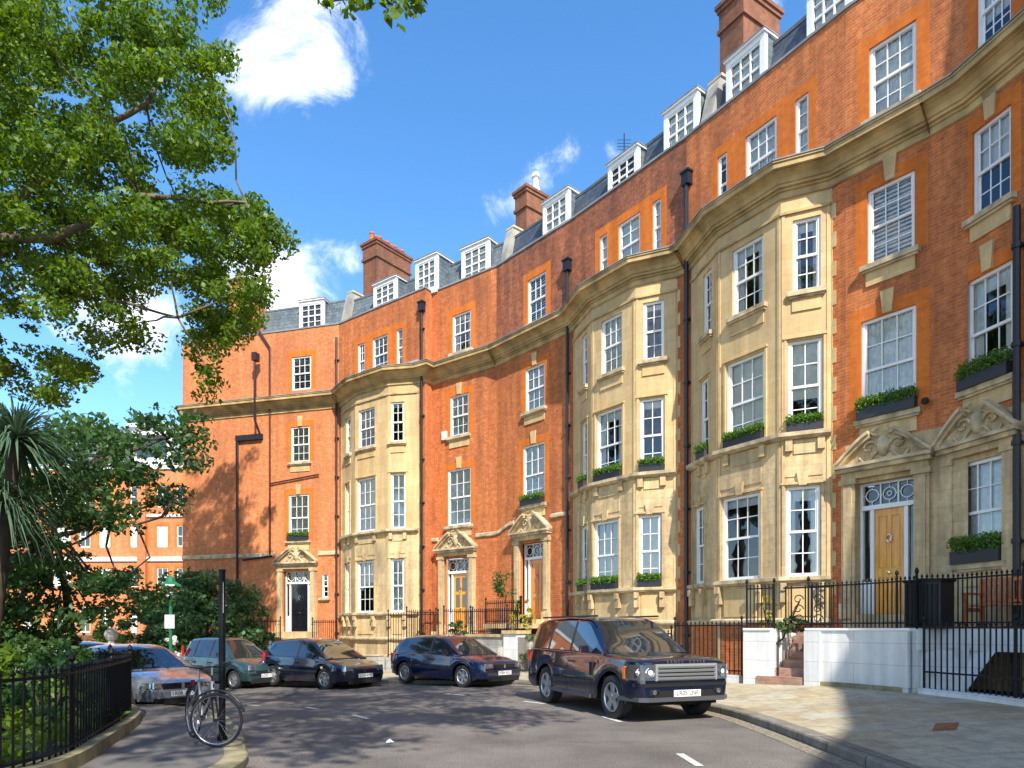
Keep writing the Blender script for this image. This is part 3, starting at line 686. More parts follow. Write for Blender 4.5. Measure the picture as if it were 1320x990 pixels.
fbox(mb, FA, sa-.05, sb+.1, 0, .16, zpx(FA,sb,567), zpx(FA,sb,560), 'pipe_black'); mb.build('waste_pipe', h1, smooth=40)
mb = MB(); mb.tube([FA.pos(sc,n,zpx(FA,sc,624)), FA.pos(FA.hit(412),n,zpx(FA,FA.hit(412),612))], .035, 'pipe', 6); mb.build('branch_pipe', h1)
mb = MB(); mb.tube([FA.pos(sa+.3,n,zpx(FA,sc,721)), FA.pos(FA.hit(352),n,zpx(FA,sc,717))], .05, 'pipe_black', 6); mb.build('branch_pipe', h1)
downpipe(h1, FA, FA.L-.08, 15.2, mat='pipe', hopper=False, n=.09)
# ---- house 2: bay B and door strip C1
h2 = empty('terraced_house', (-4.2,29.6,0), 'second house from the left of the crescent, narrow stone bay beside a glazed oak door', 'house', GRP)
bay(h2, FBw, BB, BBp, 'L', [[(446,451,'g','dark'),(446,451,'f','dark'),(446,452,'s','dark')],
    [(462,483,'s','half'),(459.5,484,'f','blind'),(458,482,'g','half')], [(502,521,'s','dark'),(500,523,'f','blind'),(498,521,'g','net')]], 'brick')
hs = upper_wall(h2, FBw, [(461,470,'dark'),(480,500,'curtain'),(511,519,'net')], 'brick', 'L')
lead_flat(h2, FBw, BBp)
hC = [(*span(FC1,583,607), *L['t']), (*span(FC1,580,604), *L['s']), (*span(FC1,577,607), 5.8, 8.15)]
dC = (*span(FC1,573,606), 1.45, 4.45)
mb = MB(); wallpanel(mb, FC1, 0, FC1.L, -.5, ZP, hC+[dC], 'brick', dress=[surroundrect(h) for h in hC], depth=.12)
wallpanel(mb, FJ, 0, FJ.L, -.5, ZP, [], 'brick'); mb.build('wall', h2)
for h, b in zip(hC, ('curtain','net','blind')): sash(h2, FC1, *h, rec=.06, blind=b)
for h in hC[1:]: mb = MB(); keystone(mb, FC1, (h[0]+h[1])/2, h[3]+.02, h[3]+.48); mb.build('keystone', h2)
for h in hC: sill(h2, FC1, h[0], h[1], h[2], apron=h[2] < 12)
doorcase(h2, FC1, *dC, 'oak', 'glazed')
mb = MB(); cornice(mb, [P1, *BBp, P2, P2b, P3]); mb.build('cornice', h2)
string(h2, [P2b, FC1.xy(dC[0]-.35)], 5.3); string(h2, [FC1.xy(dC[1]+.35), P3], 5.3)
coping(h2, [P1, P2, P2b, P3]); roof(h2, [P1, P2b, P3], 'slate')
dormer(h2, FBw, *span(FBw,473,501), z0=15.8, z1=17.2); dormer(h2, FBw, *span(FBw,527,554), z0=15.8, z1=17.4)
dormer(h2, FC1, *span(FC1,587,621), z0=15.8, z1=17.6)
party_wall(h2, FBw, at_px(FBw, -.5, 447), w=.35)
chimney(h2, FBw, at_px(FBw, -3.4, 499), -3.4, 1.0, 2.3, 15.9, 20.9, 9)
downpipe(h2, FBw, FBw.L-.12, 14.9, mat='pipe_black', n=.10)
# ---- house 3: door strip C2 and bay D
L = LEV['R']
h3 = empty('terraced_house', (2.4,24.6,0), 'middle house with red-brown door left of a stone bay carrying two floors of hedges', 'house', GRP)
hC = [(*span(FC2,680,704), 12.9, 14.6), (*span(FC2,677,702), 9.65, 11.3), (*span(FC2,674,702), 6.15, 8.4)]
dD = (*span(FC2,671,702), 1.9, 4.75)
mb = MB(); wallpanel(mb, FC2, 0, FC2.L, -.5, 12.3, hC[1:]+[dD], 'brick', dress=[surroundrect(h) for h in hC[1:]], depth=.12)
wallpanel(mb, FC2, 0, FC2.L, 12.3, ZP, hC[:1], 'brick_brown', dress=[surroundrect(hC[0])], depth=.12); mb.build('wall', h3)
for h, b in zip(hC, ('slats','net','net')): sash(h3, FC2, *h, rec=.06, blind=b)
for h in hC[1:]: mb = MB(); keystone(mb, FC2, (h[0]+h[1])/2, h[3]+.02, h[3]+.48); mb.build('keystone', h3)
for h in hC: sill(h3, FC2, h[0], h[1], h[2], apron=h[2] < 12)
doorcase(h3, FC2, *dD, 'red_oak', 'panel')
hD = bay(h3, FDw, BD, BDp, 'R', [[(750,757,'s','dark'),(750,757,'f','curtain'),(749,757,'g','blind')],
    [(775,802,'s','net'),(769,802,'f','curtain'),(765,797,'g','blind')], [(829,856,'s','dark'),(825,856,'f','dark'),(822,852,'g','blind')]], 'brick')
upper_wall(h3, FDw, [(773,783,'blind'),(797,825,'blind'),(841,852,'blind')], 'brick_brown', 'R')
lead_flat(h3, FDw, BDp)
mb = MB(); cornice(mb, [P3, P4, *BDp, P5]); mb.build('cornice', h3)
mb = MB(); a0 = FC2.xy(dD[0]-.36)
mb.sweep([P3, FC2.xy(.15), FC2.xy(.45), FC2.xy(.8), a0], [(-.02,-.08),(.05,-.08),(.07,-.05),(.07,.05),(.03,.08),(-.02,.1)], 'stone_trim',
         zf=lambda p: 5.3+.3*min(1, max(0, ((p-Vector(P3)).length-.05)/.8))); mb.build('string_course', h3)
string(h3, [FC2.xy(dD[1]+.36), P4], 5.6)
coping(h3, [P3, P4, P5]); roof(h3, [P3, P4, P5], 'slate_dark')
dormer(h3, FC2, *span(FC2,690,722), z0=15.8, z1=17.5); dormer(h3, FDw, *span(FDw,773,810)); dormer(h3, FDw, *span(FDw,845,887), z1=17.5)
party_wall(h3, FC2, at_px(FC2, -.5, 653), w=.35); ch = at_px(FC2, -2.6, 684); chimney(h3, FC2, ch, -2.6, .7, 1.1, 15.9, 20.2, 0)
w = FC2.xy(ch, -2.9); mb = MB()
mb.lathe([(.0,0),(.2,0),(.2,.35),(.12,.45),(.12,.8),(.2,.85),(.17,1.0),(0,1.02)], (w.x,w.y,20.2), (0,0,1), 'white', 8); mb.build('chimney_cowl', h3, smooth=30)
for k, px in enumerate((752, 763)):
    w = FDw.xy(FDw.hit(px), -2.6); mb = MB(); mb.lathe([(.14,0),(.13,.1),(.11,.6),(.14,.65),(.14,.8),(.1,.8)], (w.x+.3,w.y,17.9), (0,0,1), 'pot', 12); mb.build('chimney_pot', h3, smooth=40)
w = FDw.xy(FDw.hit(747), -2.2); mb = MB(); mb.tube([(w.x,w.y,17.5),(w.x,w.y,19.6)], .02, 'iron', 5)
for i in range(4): mb.tube([(w.x-.25,w.y,19.0+.12*i),(w.x+.25,w.y,19.0+.12*i)], .01, 'iron', 4)
mb.build('aerial', h3)
downpipe(h3, FC2, FC2.L-.05, 14.1, mat='pipe_black', n=.10)
# ---- house 4: bay E and door strip F
h4 = empty('terraced_house', (7.3,17.2,0), 'near house with the biggest canted stone bay, left of a golden oak front door', 'house', GRP)
hE = bay(h4, FEw, BE, BEp, 'R', [[(906,917,'s','dark'),(903,914,'f','dark'),(896,908,'g','curtain')],
    [(944,984,'s','curtain'),(937,985,'f','blind'),(931,979,'g','dark')], [(1022,1058,'s','curtain'),(1016,1060,'f','half'),(1013,1057,'g','curtain')]], 'brick', base='brick')
upper_wall(h4, FEw, [(925,937,'dark'),(961,1001,'net'),(1025,1042,'net')], 'brick', 'R')
lead_flat(h4, FEw, BEp)
hF = [(*span(FF,1120,1181), 12.95, 14.6), (*span(FF,1118,1179), 9.7, 11.4), (*span(FF,1110,1181), 6.25, 8.5)]
dF = (*span(FF,1104,1180), 1.87, 4.85)
mb = MB(); zst = 5.75
wallpanel(mb, FF, 0, FF.L, zst, ZP, hF, 'brick', dress=[surroundrect(h, side=.26) for h in hF], depth=.12)
wallpanel(mb, FF, 0, FF.L, -.5, zst, [dF], 'stone_pale', depth=.2); mb.build('wall', h4)
for h, b in zip(hF, ('net','slats','net')): sash(h4, FF, *h, rec=.07, blind=b)
for h in hF[1:]: mb = MB(); keystone(mb, FF, (h[0]+h[1])/2, h[3]+.02, h[3]+.52); mb.build('keystone', h4)
for h in hF: sill(h4, FF, h[0], h[1], h[2], apron=h[2] < 12)
doorcase(h4, FF, *dF, 'oak', 'panel', 'stone_pale')
mb = MB(); cornice(mb, [P5, *BEp, P6, P7]); mb.build('cornice', h4)
coping(h4, [P5, P6, P7]); roof(h4, [P5, P6, P7], 'slate_dark')
dormer(h4, FEw, *span(FEw,924,972), z1=17.6); dormer(h4, FEw, *span(FEw,1028,1083), z1=17.7)
party_wall(h4, FEw, .45, zt=17.5); chimney(h4, FEw, at_px(FEw, -3.0, 966), -3.0, .9, 1.7, 15.9, 21.2, 6)
downpipe(h4, FEw, .1, 14.4, mat='pipe_black', n=.12, r=.065)
# ---- house 5: shaded strip at the right edge
h5 = empty('terraced_house', (10.1,12.4,0), 'shaded house at the right edge of the photo with a carved pediment over its window', 'house', GRP)
hG = [(*span(FF2,1258,1303), 12.95, 14.6), (*span(FF2,1253,1303), 9.75, 11.5), (*span(FF2,1244,1305), 6.35, 8.55), (*span(FF2,1234,1296), 2.85, 4.9)]
more = [(3.0,3.9,12.95,14.6), (3.0,3.9,9.75,11.5), (2.9,4.0-.02,6.35,8.55)]
more = [m for m in more if m[1] < FF2.L-.1]
mb = MB(); wallpanel(mb, FF2, 0, FF2.L, zst, ZP, hG[:3]+more, 'brick', dress=[surroundrect(h, side=.2) for h in hG[:3]], depth=.12)
wallpanel(mb, FF2, 0, FF2.L, -.5, zst, hG[3:], 'stone_pale', depth=.2)
wallpanel(mb, FK, 0, FK.L, zst, ZP, [], 'brick'); wallpanel(mb, FK, 0, FK.L, -.5, zst, [], 'stone_pale'); mb.build('wall', h5)
for h, b in zip(hG, ('half','half','curtain','net')): sash(h5, FF2, *h, rec=.08, cols=3, blind=b)
for h in more: sash(h5, FF2, *h, rec=.08, cols=2, blind='net')
for h in hG[1:3]: mb = MB(); keystone(mb, FF2, (h[0]+h[1])/2, h[3]+.02, h[3]+.55); mb.build('keystone', h5)
for h in hG[1:]: sill(h5, FF2, h[0], h[1], h[2])
mb = MB(); a, b = hG[3][0], hG[3][1]
for x0, x1 in ((a-.3, a-.02), (b+.02, b+.3)): fbox(mb, FF2, x0, x1, -.02, .12, 1.6, 5.0, 'stone_pale'); fbox(mb, FF2, x0-.03, x1+.03, -.02, .16, 4.9, 5.02, 'stone_pale')
fbox(mb, FF2, a-.3, b+.3, -.02, .13, 5.02, 5.16, 'stone_pale'); mb.build('window_surround', h5)
segment_pediment(h5, FF2, a-.3, b+.3, 5.24)
mb = MB(); cornice(mb, [P7, P7b, P8]); mb.build('cornice', h5)
coping(h5, [P7, P7b, P8]); roof(h5, [P7, P7b, P8], 'slate_dark')
downpipe(h5, FF2, FF2.hit(1317), 9.4, mat='pipe_black', n=.12, r=.065, hopper=False)
mb = MB(); fbox(mb, FF2, 1.5, 1.75, -.01, .13, 9.3, 9.42, 'pipe_black'); mb.build('pipe_bracket', h5)
# ---- the terrace carries on beyond the frame
P13 = (6.8,-11.6)
for k, (pts, lab) in enumerate((([P8, P9, P10], 'brick house of the crescent beyond the right edge, nearest the pipe'), ([P10, P11, P12, P13], 'last brick house of the crescent, beside the camera'))):
    hh = empty('terraced_house', (pts[1][0]+2, pts[1][1], 0), lab, 'house', GRP)
    for i in range(len(pts)-1):
        fr = Fr(pts[i], pts[i+1]); hs = []
        for s in (.9, 2.9):
            for lv in ('g','f','s','t'): hs.append((s, s+1.05, *LEV['R'][lv]))
        mb = MB(); wallpanel(mb, fr, 0, fr.L, zst, ZP, [h for h in hs if h[2] > 6], 'brick', dress=[surroundrect(h) for h in hs if h[2] > 6], depth=.12)
        wallpanel(mb, fr, 0, fr.L, -.5, zst, [h for h in hs if h[2] < 6], 'stone_pale'); mb.build('wall', hh)
        for h in hs: sash(hh, fr, *h, blind=random.choice(['net','blind','curtain']))
    mb = MB(); cornice(mb, pts); mb.build('cornice', hh); coping(hh, pts); roof(hh, pts, 'slate_dark')
    if k == 1:
        fr = Fr(pts[-1], (pts[-1][0]+7, pts[-1][1]-1.5)); mb = MB(); wallpanel(mb, fr, 0, fr.L, -.5, 17, [], 'brick'); mb.build('end_wall', hh)

# ---- window boxes
window_box(FA, hA[2][0], hA[2][1], 5.75, 'small shaded hedge box under the first-floor window above the black door', n_off=-.02)
window_box(FC2, hC[2][0], hC[2][1], 6.15, 'hedged window box just above the pediment of the red-brown oak door', n_off=-.02)
nm = ['left return', 'front', 'right']
for i in range(3):
    q = hD[i]
    window_box(BD[i], q[1][0]-.02, q[1][1]+.02, 6.25, f'first-floor window box on the {nm[i]} window of the middle stone bay', n_off=-.04)
    window_box(BD[i], q[2][0]-.02, q[2][1]+.02, 2.8, f'ground-floor window box on the {nm[i]} window of the middle stone bay', n_off=-.04)
    q = hE[i]
    window_box(BE[i], q[1][0]-.02, q[1][1]+.02, 6.25, f'first-floor window box on the {nm[i]} window of the big near stone bay', n_off=-.04)
window_box(FF, hF[2][0]-.04, hF[2][1]+.04, 6.25, 'window box over the carved pediment of the golden oak door', h=.24, grow=.26)
window_box(FF2, hG[2][0]-.04, hG[2][1]+.04, 6.35, 'high window box in shade at the right edge of the photo', h=.24, grow=.3)
window_box(FF2, hG[3][0]-.02, hG[3][1]+.02, 2.85, 'ground-floor window box behind the terrace railings at the right edge', h=.26, grow=.3)
# ---- small wall fittings
w = FC1.xy(FC1.hit(573), .05); mb = MB(); fbox(mb, FC1, FC1.hit(571), FC1.hit(576.5), .0, .09, 9.45, 9.8, 'white'); tag(mb.build('alarm_box'), 'small white alarm box on brick left of a second-floor window', 'alarm box')
w = FF.xy(1.72, .1); mb = MB(); mb.lathe([(0,0),(.07,0),(.08,.05),(.05,.12),(0,.13)], (w.x,w.y,6.35), (-.6,-.6,-.4), 'pipe_black', 10); mb.tube([FF.pos(1.72,-.02,6.4),(w.x,w.y,6.36)],.02,'pipe_black',6)
tag(mb.build('security_light', smooth=40), 'small dark wall light on brick between the two carved pediments', 'wall light')
# ------------------------------------------------------------------ ground
def sstep(a, b, x): t = min(1, max(0, (x-a)/(b-a))); return t*t*(3-2*t)
def gz(x, y): return .03*(min(1.5, max(-12, x))-1.5)*sstep(11, 18, y)
def px(x, y, z=0.0):
    d = F*(EYE-z)/(y-HZ); return ((x-CX)/F*d, d)
def sheet(name, outline, dz, mat, zfn=None, cell=1.3, box=None):
    bm = bmesh.new(); bm.faces.new([bm.verts.new((x, y, 0)) for x, y in outline])
    xs = np.arange(-13.5, 12, cell); ys = np.arange(-2, 36, cell)
    for x in xs: bmesh.ops.bisect_plane(bm, geom=bm.verts[:]+bm.edges[:]+bm.faces[:], plane_co=(x,0,0), plane_no=(1,0,0))
    for y in ys: bmesh.ops.bisect_plane(bm, geom=bm.verts[:]+bm.edges[:]+bm.faces[:], plane_co=(0,y,0), plane_no=(0,1,0))
    bmesh.ops.triangulate(bm, faces=bm.faces[:])
    bmesh.ops.recalc_face_normals(bm, faces=bm.faces)
    f0 = bm.faces[:]
    if sum(f.normal.z*f.calc_area() for f in f0) < 0: bmesh.ops.reverse_faces(bm, faces=f0)
    for v in bm.verts: v.co.z = (zfn(v.co.x, v.co.y) if zfn else gz(v.co.x, v.co.y))+dz
    me = bpy.data.meshes.new(name); bm.to_mesh(me); bm.free(); me.materials.append(M[mat])
    uv = me.uv_layers.new(name='UVMap')
    for l in me.loops: c = me.vertices[l.vertex_index].co; uv.data[l.index].uv = (c.x, c.y)
    o = bpy.data.objects.new(name, me); COL.objects.link(o); return tag(o, kind='structure')
def asphalt():
    m, nt, b = new_mat('asphalt'); g = N(nt, 'ShaderNodeNewGeometry')
    vc = N(nt, 'ShaderNodeTexVoronoi', feature='DISTANCE_TO_EDGE'); vc.inputs['Scale'].default_value = .33
    nd = N(nt, 'ShaderNodeTexNoise'); nd.inputs['Scale'].default_value = 1.6; nd.inputs['Detail'].default_value = 5
    nt.links.new(g.outputs['Position'], nd.inputs['Vector']); mxv = N(nt, 'ShaderNodeMix', data_type='VECTOR'); mxv.inputs['Factor'].default_value = .45
    nt.links.new(g.outputs['Position'], mxv.inputs['A']); nt.links.new(nd.outputs['Color'], mxv.inputs['B']); nt.links.new(mxv.outputs['Result'], vc.inputs['Vector'])
    n1 = N(nt, 'ShaderNodeTexNoise'); n1.inputs['Scale'].default_value = 55; n1.inputs['Detail'].default_value = 3
    n2 = N(nt, 'ShaderNodeTexNoise'); n2.inputs['Scale'].default_value = .45; n2.inputs['Detail'].default_value = 6; n2.inputs['Roughness'].default_value = .65
    n3 = N(nt, 'ShaderNodeTexVoronoi'); n3.inputs['Scale'].default_value = 38
    for n in (n1, n2, n3): nt.links.new(g.outputs['Position'], n.inputs['Vector'])
    r = N(nt, 'ShaderNodeValToRGB'); r.color_ramp.elements[0].color = (.105,.094,.086,1); r.color_ramp.elements[1].color = (.205,.186,.165,1)
    r.color_ramp.elements[0].position = .35; r.color_ramp.elements[1].position = .7
    nt.links.new(n2.outputs['Fac'], r.inputs['Fac'])
    mr = N(nt, 'ShaderNodeMapRange'); mr.inputs[1].default_value = .35; mr.inputs[2].default_value = .68; mr.inputs[3].default_value = .62; mr.inputs[4].default_value = 1.55
    nt.links.new(n1.outputs['Fac'], mr.inputs[0]); s = N(nt, 'ShaderNodeVectorMath', operation='SCALE')
    nt.links.new(r.outputs['Color'], s.inputs[0]); nt.links.new(mr.outputs[0], s.inputs['Scale']); ck = N(nt, 'ShaderNodeMapRange'); ck.inputs[1].default_value = .0; ck.inputs[2].default_value = .012; ck.inputs[3].default_value = .86; ck.inputs[4].default_value = 1
    nt.links.new(vc.outputs['Distance'], ck.inputs[0]); s2 = N(nt, 'ShaderNodeVectorMath', operation='SCALE'); nt.links.new(s.outputs[0], s2.inputs[0]); nt.links.new(ck.outputs[0], s2.inputs['Scale']); nt.links.new(s2.outputs[0], b.inputs['Base Color'])
    bp = N(nt, 'ShaderNodeBump'); bp.inputs['Strength'].default_value = .5; bp.inputs['Distance'].default_value = .01
    nt.links.new(n3.outputs['Distance'], bp.inputs['Height']); nt.links.new(bp.outputs['Normal'], b.inputs['Normal'])
    b.inputs['Roughness'].default_value = .85; b.inputs['Specular IOR Level'].default_value = .2
    return m
M['asphalt'] = asphalt()
M['paving'] = masonry('york_stone_paving', (.45,.43,.34), (.42,.35,.22), (.24,.21,.15), .92, .62, .008, dark=(.22,.125,.075), dark_amt=.6, dscale=.9, bump=.25, fine=.2)
M['path_asphalt'] = plain('footpath_asphalt', (.13,.12,.11), .9, var=.3, vscale=1.5, bump=.2)
M['marking'] = plain('worn_white_marking', (.55,.54,.50), .8, var=.3, vscale=14)
M['gravel'] = plain('gritty_gutter', (.22,.19,.14), .95, var=.45, vscale=18, bump=.6)
K = [(-26,30),(-20,25.5),(-15,23.2),(-9.5,21.9),(-4.3,21.0),(-1.6,20.2),(.65,18.7),(2.3,16.0),(3.35,13.6),(3.8,12.2),(3.93,10.5),(3.94,8.6),(3.92,6.8),(3.8,4.5),(3.4,1.5),(2.6,-2),(1.2,-6),(-.5,-9.5)]
def smoothline(P, n=4):
    out = []; P = [Vector(p) for p in P]
    for i in range(len(P)-1):
        a, b, c, d = P[max(0,i-1)], P[i], P[i+1], P[min(len(P)-1, i+2)]
        for k in range(n):
            t = k/n; out.append(.5*((2*b)+(c-a)*t+(2*a-5*b+4*c-d)*t*t+(3*b-a-3*c+d)*t**3))
    out.append(P[-1]); return [(p.x, p.y) for p in out]
K = smoothline(K)
# garden line (railings) in front of the houses
RL = [(-17.2,31.6),(-9.0,29.9),(-5.4,26.8),(-2.0,25.2),(.3,22.9),(2.3,19.8),(3.9,17.5),(5.35,15.75),(6.4,14.85),(7.05,14.1),(7.62,12.9),(7.95,11.6),(8.05,10.2),(8.6,8),(8.9,6),(8.8,1.8),(7.9,-2.4),(6.2,-6.4)]
KV = [Vector(k) for k in K]
def kdist(x, y):
    p = Vector((x, y)); best = 99
    for i in range(len(KV)-1):
        a, b = KV[i], KV[i+1]; d = b-a; t = max(0, min(1, (p-a).dot(d)/d.dot(d))); best = min(best, (p-a-d*t).length)
    return best
def rise(x, y): return .22*sstep(.26, 3.4, kdist(x, y))*sstep(0, 4.5, x)
def fz(x, y): return gz(x, y)+rise(x, y)+.12
sheet('road', [(-160,-90),(160,-90),(160,300),(-160,300)], 0, 'asphalt')
KI = [(p.x, p.y) for p in KV]                                   # footpath starts at the back of the kerb stone
back = []
for i, p in enumerate(KV):
    d = (KV[min(i+1, len(KV)-1)]-KV[max(i-1, 0)]).normalized(); back.append((p.x-d.y*.25, p.y+d.x*.25))
sheet('footpath', back+[(8,-12),(20,-12),(22,8),(16,22),(6,32),(-6,38),(-30,44)], .12, 'paving', zfn=lambda x, y: gz(x, y)+rise(x, y), cell=1.0)
mb = MB(); mb.sweep(KI, [(0,-.05),(0,.105),(-.02,.126),(-.27,.128),(-.27,.02)], 'kerb', zf=lambda p: gz(p.x, p.y))
tag(mb.build('kerb'), kind='structure')
mb = MB(); mb.sweep(KI, [(.0,.005),(.28,.005)], 'gravel', caps=False, zf=lambda p: gz(p.x, p.y)); tag(mb.build('gutter'), kind='structure')
# ------------------------------------------------------------------ railings, walls, steps
def along(pts, step):
    P = [Vector(p) for p in pts]; out = []; acc = 0
    for i in range(len(P)-1):
        d = P[i+1]-P[i]; L = d.length; t = acc
        while t < L: out.append((P[i]+d*(t/L), d/L)); t += step
        acc = t-L
    return out
def cut(pts, x0, x1):
    """piece of a polyline seen between two columns of the photo"""
    out = []; P = [Vector(p) for p in pts]
    for i in range(len(P)-1):
        fr = Fr(P[i], P[i+1])
        for k in range(41):
            q = fr.xy(fr.L*k/40); u = CX+F*q.x/q.y if q.y > .5 else 9999
            if x0 <= u <= x1: out.append((q, i, k))
    if not out: return []
    res = [out[0][0]]
    for a in out[1:-1]:
        if a[2] in (0, 40) and (a[0]-res[-1]).length > .05: res.append(a[0])
    res.append(out[-1][0]); return [(p.x, p.y) for p in res]
def railing(label, pts, z0, z1, group='iron railings in front of the houses', step=.115, r=.012, post=1.9, ball=False, spear=True, low=.08):
    P0_ = Vector(pts[0]); e = empty('railing', (P0_.x, P0_.y, z0(P0_)), label, 'railing', group)
    z1f = z1 if callable(z1) else (lambda p: z1)
    b = MB()
    for p, d in along(pts, step):
        za, zb = z0(p), z1f(p); h = zb+(.07 if spear else 0)
        b.tube([(p.x,p.y,za),(p.x,p.y,zb)], r, 'iron', 5)
        if spear: b.tube([(p.x,p.y,zb),(p.x,p.y,zb+.02),(p.x,p.y,h)], [r*1.1, r*1.9, .002], 'iron', 5)
    b.build('bars', e)
    rr = MB()
    for dz, top in ((0, True), (low, False)):
        rr.sweep(pts, [(-.02,0),(.02,0),(.02,.03),(-.02,.03),(-.02,0)], 'iron', caps=True, zf=(lambda p: z1f(p)-.05) if top else (lambda p: z0(p)+low))
    rr.build('rails', e)
    for p, d in along(pts, post)+[(Vector(pts[-1]), None)]:
        q = MB(); q.tube([(p.x,p.y,z0(p)-.02),(p.x,p.y,z1f(p)+.06)], .024, 'iron', 8)
        q.lathe([(0,0),(.03,.0),(.014,.03),(.04,.07),(.03,.11),(0,.15)], (p.x,p.y,z1f(p)+.05), (0,0,1), 'iron', 8)
        q.build('post', e)
    return e
def lowwall(name, label, pts, z1, mat, cap=None, w=.26, cat='wall', grp=None, z0=lambda p: fz(p.x, p.y)-.1, inset=True):
    e = empty(name, (pts[0][0], pts[0][1], z0(Vector(pts[0]))), label, cat, grp)
    z1f = z1 if callable(z1) else (lambda p: z1)
    mb = MB(); P = [Vector(p) for p in pts]; k = len(P)
    def off(n):
        out = []
        for i, p in enumerate(P):
            def nr(a, b): d = (b-a).normalized(); return Vector((d.y, -d.x))
            m = nr(P[max(0,i-1)], P[min(k-1,i+1)]); out.append(p+m*n)
        return out
    A, B = off(w/2), off(-w/2)
    for i in range(k-1):
        pts8 = [(*A[i],z0(P[i])),(*A[i+1],z0(P[i+1])),(*B[i+1],z0(P[i+1])),(*B[i],z0(P[i])),(*A[i],z1f(P[i])),(*A[i+1],z1f(P[i+1])),(*B[i+1],z1f(P[i+1])),(*B[i],z1f(P[i]))]
        mb.hexa(pts8, mat)
    mb.build('wall', e)
    if cap:
        c = MB(); c.sweep(pts, [(w/2,0),(w/2+.03,.01),(w/2+.03,.055),(-w/2-.03,.055),(-w/2-.03,.01),(-w/2,0)], cap, zf=z1f); c.build('coping', e)
    return e
lz = lambda h: (lambda p: fz(p.x, p.y)+h)
IR = 'iron railings in front of the houses'
# near house: white terrace in front of the golden oak door
TZ = 1.56
def pier(e, p, s, z0, z1, mat='white_wall'):
    q = MB(); q.box(p[0]-s, p[0]+s, p[1]-s, p[1]+s, z0, z1, mat); q.box(p[0]-s-.03, p[0]+s+.03, p[1]-s-.03, p[1]+s+.03, z1, z1+.06, mat); q.build('pier', e)
w1 = cut(RL, 962, 998); w2 = cut(RL, 1041, 1182)
t1 = lowwall('terrace_wall', 'short white painted wall left of the brick steps, topped by iron railings', w1, TZ-.06, 'white_wall', 'white', w=.42)
t2 = lowwall('terrace_wall', 'white painted terrace wall with panels right of the brick steps', w2, TZ-.06, 'white_wall', 'white', w=.3)
a, b = Vector(w2[0]), Vector(w2[-1])
for p, q in ((w2[0], Vector(w2[1])-Vector(w2[0])), (w2[-1], Vector(w2[-2])-Vector(w2[-1]))):
    fr = Fr(p, Vector(p)+q.normalized()); mb = MB()
    if p == w2[0]: fbox(mb, fr, 0, .34, .1, .21, fz(*p)-.1, TZ-.07, 'white_wall')
    else: fbox(mb, fr, 0, .5, -.21, -.1, fz(*p)-.1, TZ-.07, 'white_wall')
    mb.build('pilaster', t2)
mb = MB(); mb.sweep(w2, [(.15,0),(.19,0),(.19,.1),(.15,.1)], 'moss_stone', zf=lambda p: fz(p.x,p.y)-.01); mb.build('base_kerb', t2)
# deck behind it
e = empty('terrace_deck', (8,13.2,0), 'raised stone deck with white edge before the golden oak door and shaded window', 'terrace')
dk = MB(); innerRL = [Vector(p) for p in cut(RL, 1041, 1182)]+[Vector(p) for p in ((8.25,12.75),(8.75,11.3),(9.05,10.2))]
outer = [(p.x, p.y) for p in innerRL]; inner = [(10.5,10.2),(9.2,13.7),(8.8,14.3),(7.75,15.6)]
dk.prism([(x, y) for x, y in outer]+inner, TZ-.42, TZ-.02, 'white_wall'); dk.build('deck', e)
dk = MB(); dk.prism([(7.3,14.0),(8.2,12.9),(8.75,11.4),(10.3,10.4),(9.1,13.6),(8.0,15.1)], TZ-.02, TZ-.012, 'paving'); dk.build('paving_slabs', e)
mb = MB(); fr = FF; fbox(mb, fr, dF[0]-.1, dF[1]+.1, .02, .45, TZ-.02, 1.72, 'stone_pale'); fbox(mb, fr, dF[0]-.02, dF[1]+.02, .0, .25, 1.72, 1.86, 'stone_pale'); mb.build('doorstep', e)
mb = MB(); mb.poly([(7.66,12.95,fz(7.6,12.9)),(8.05,12.2,fz(8,12.2)),(8.5,12.0,TZ-.42),(8.35,12.6,TZ-.42),(7.72,12.95,TZ-.42)], 'white_wall')
mb.box(8.2,8.3,12.4,12.75,.2,1.2,'white_wall'); mb.build('stair_wall', e)
# brick steps rising between the two white walls
o = [Vector(p) for p in cut(RL, 999, 1040)]; st = empty('door_steps', (o[0].x, o[0].y, fz(*o[0])), 'worn red brick steps between the two white terrace walls', 'steps')
d = (o[-1]-o[0]); wd = d.length; fr = Fr(o[0], o[-1]); z = fz(*o[0])-.02; n = 7; rz = (TZ-z)/n
for i in range(n):
    q = MB(); fbox(q, fr, .02+(.0 if i > 1 else -.18*(2-i)), wd-.02, -2.0, .12-.24*i+(.12 if i < 2 else 0), z-.1 if i == 0 else z+rz*i-.001, z+rz*(i+1), 'step'); q.build('step', st)
q = MB(); fbox(q, fr, -.25, .0, -1.9, .0, z-.1, TZ-.06, 'white_wall'); fbox(q, fr, wd, wd+.15, -1.9, -.2, z-.1, TZ-.06, 'white_wall'); q.build('side_wall', st)
q = MB(); q.tube([fr.pos(.05,-.0,z+.95), fr.pos(.05,-.3,z+1.0), fr.pos(.05,-1.8,TZ+.9)], .02, 'iron', 6); q.tube([fr.pos(.05,0,z), fr.pos(.05,0,z+.95)], .02, 'iron', 6); q.build('handrail', st)
tz = lambda p: TZ
railing('iron railing on the short white wall left of the brick steps', w1, tz, TZ+.93, IR, step=.085, r=.014)
railing('iron railing on the terrace wall in front of the golden oak door', w2, tz, TZ+.93, IR, step=.09, r=.014)
railing('upper railing on the deck edge before the orange bench', [(p.x,p.y) for p in innerRL[-4:]], tz, TZ+.95, IR, step=.09, r=.014)
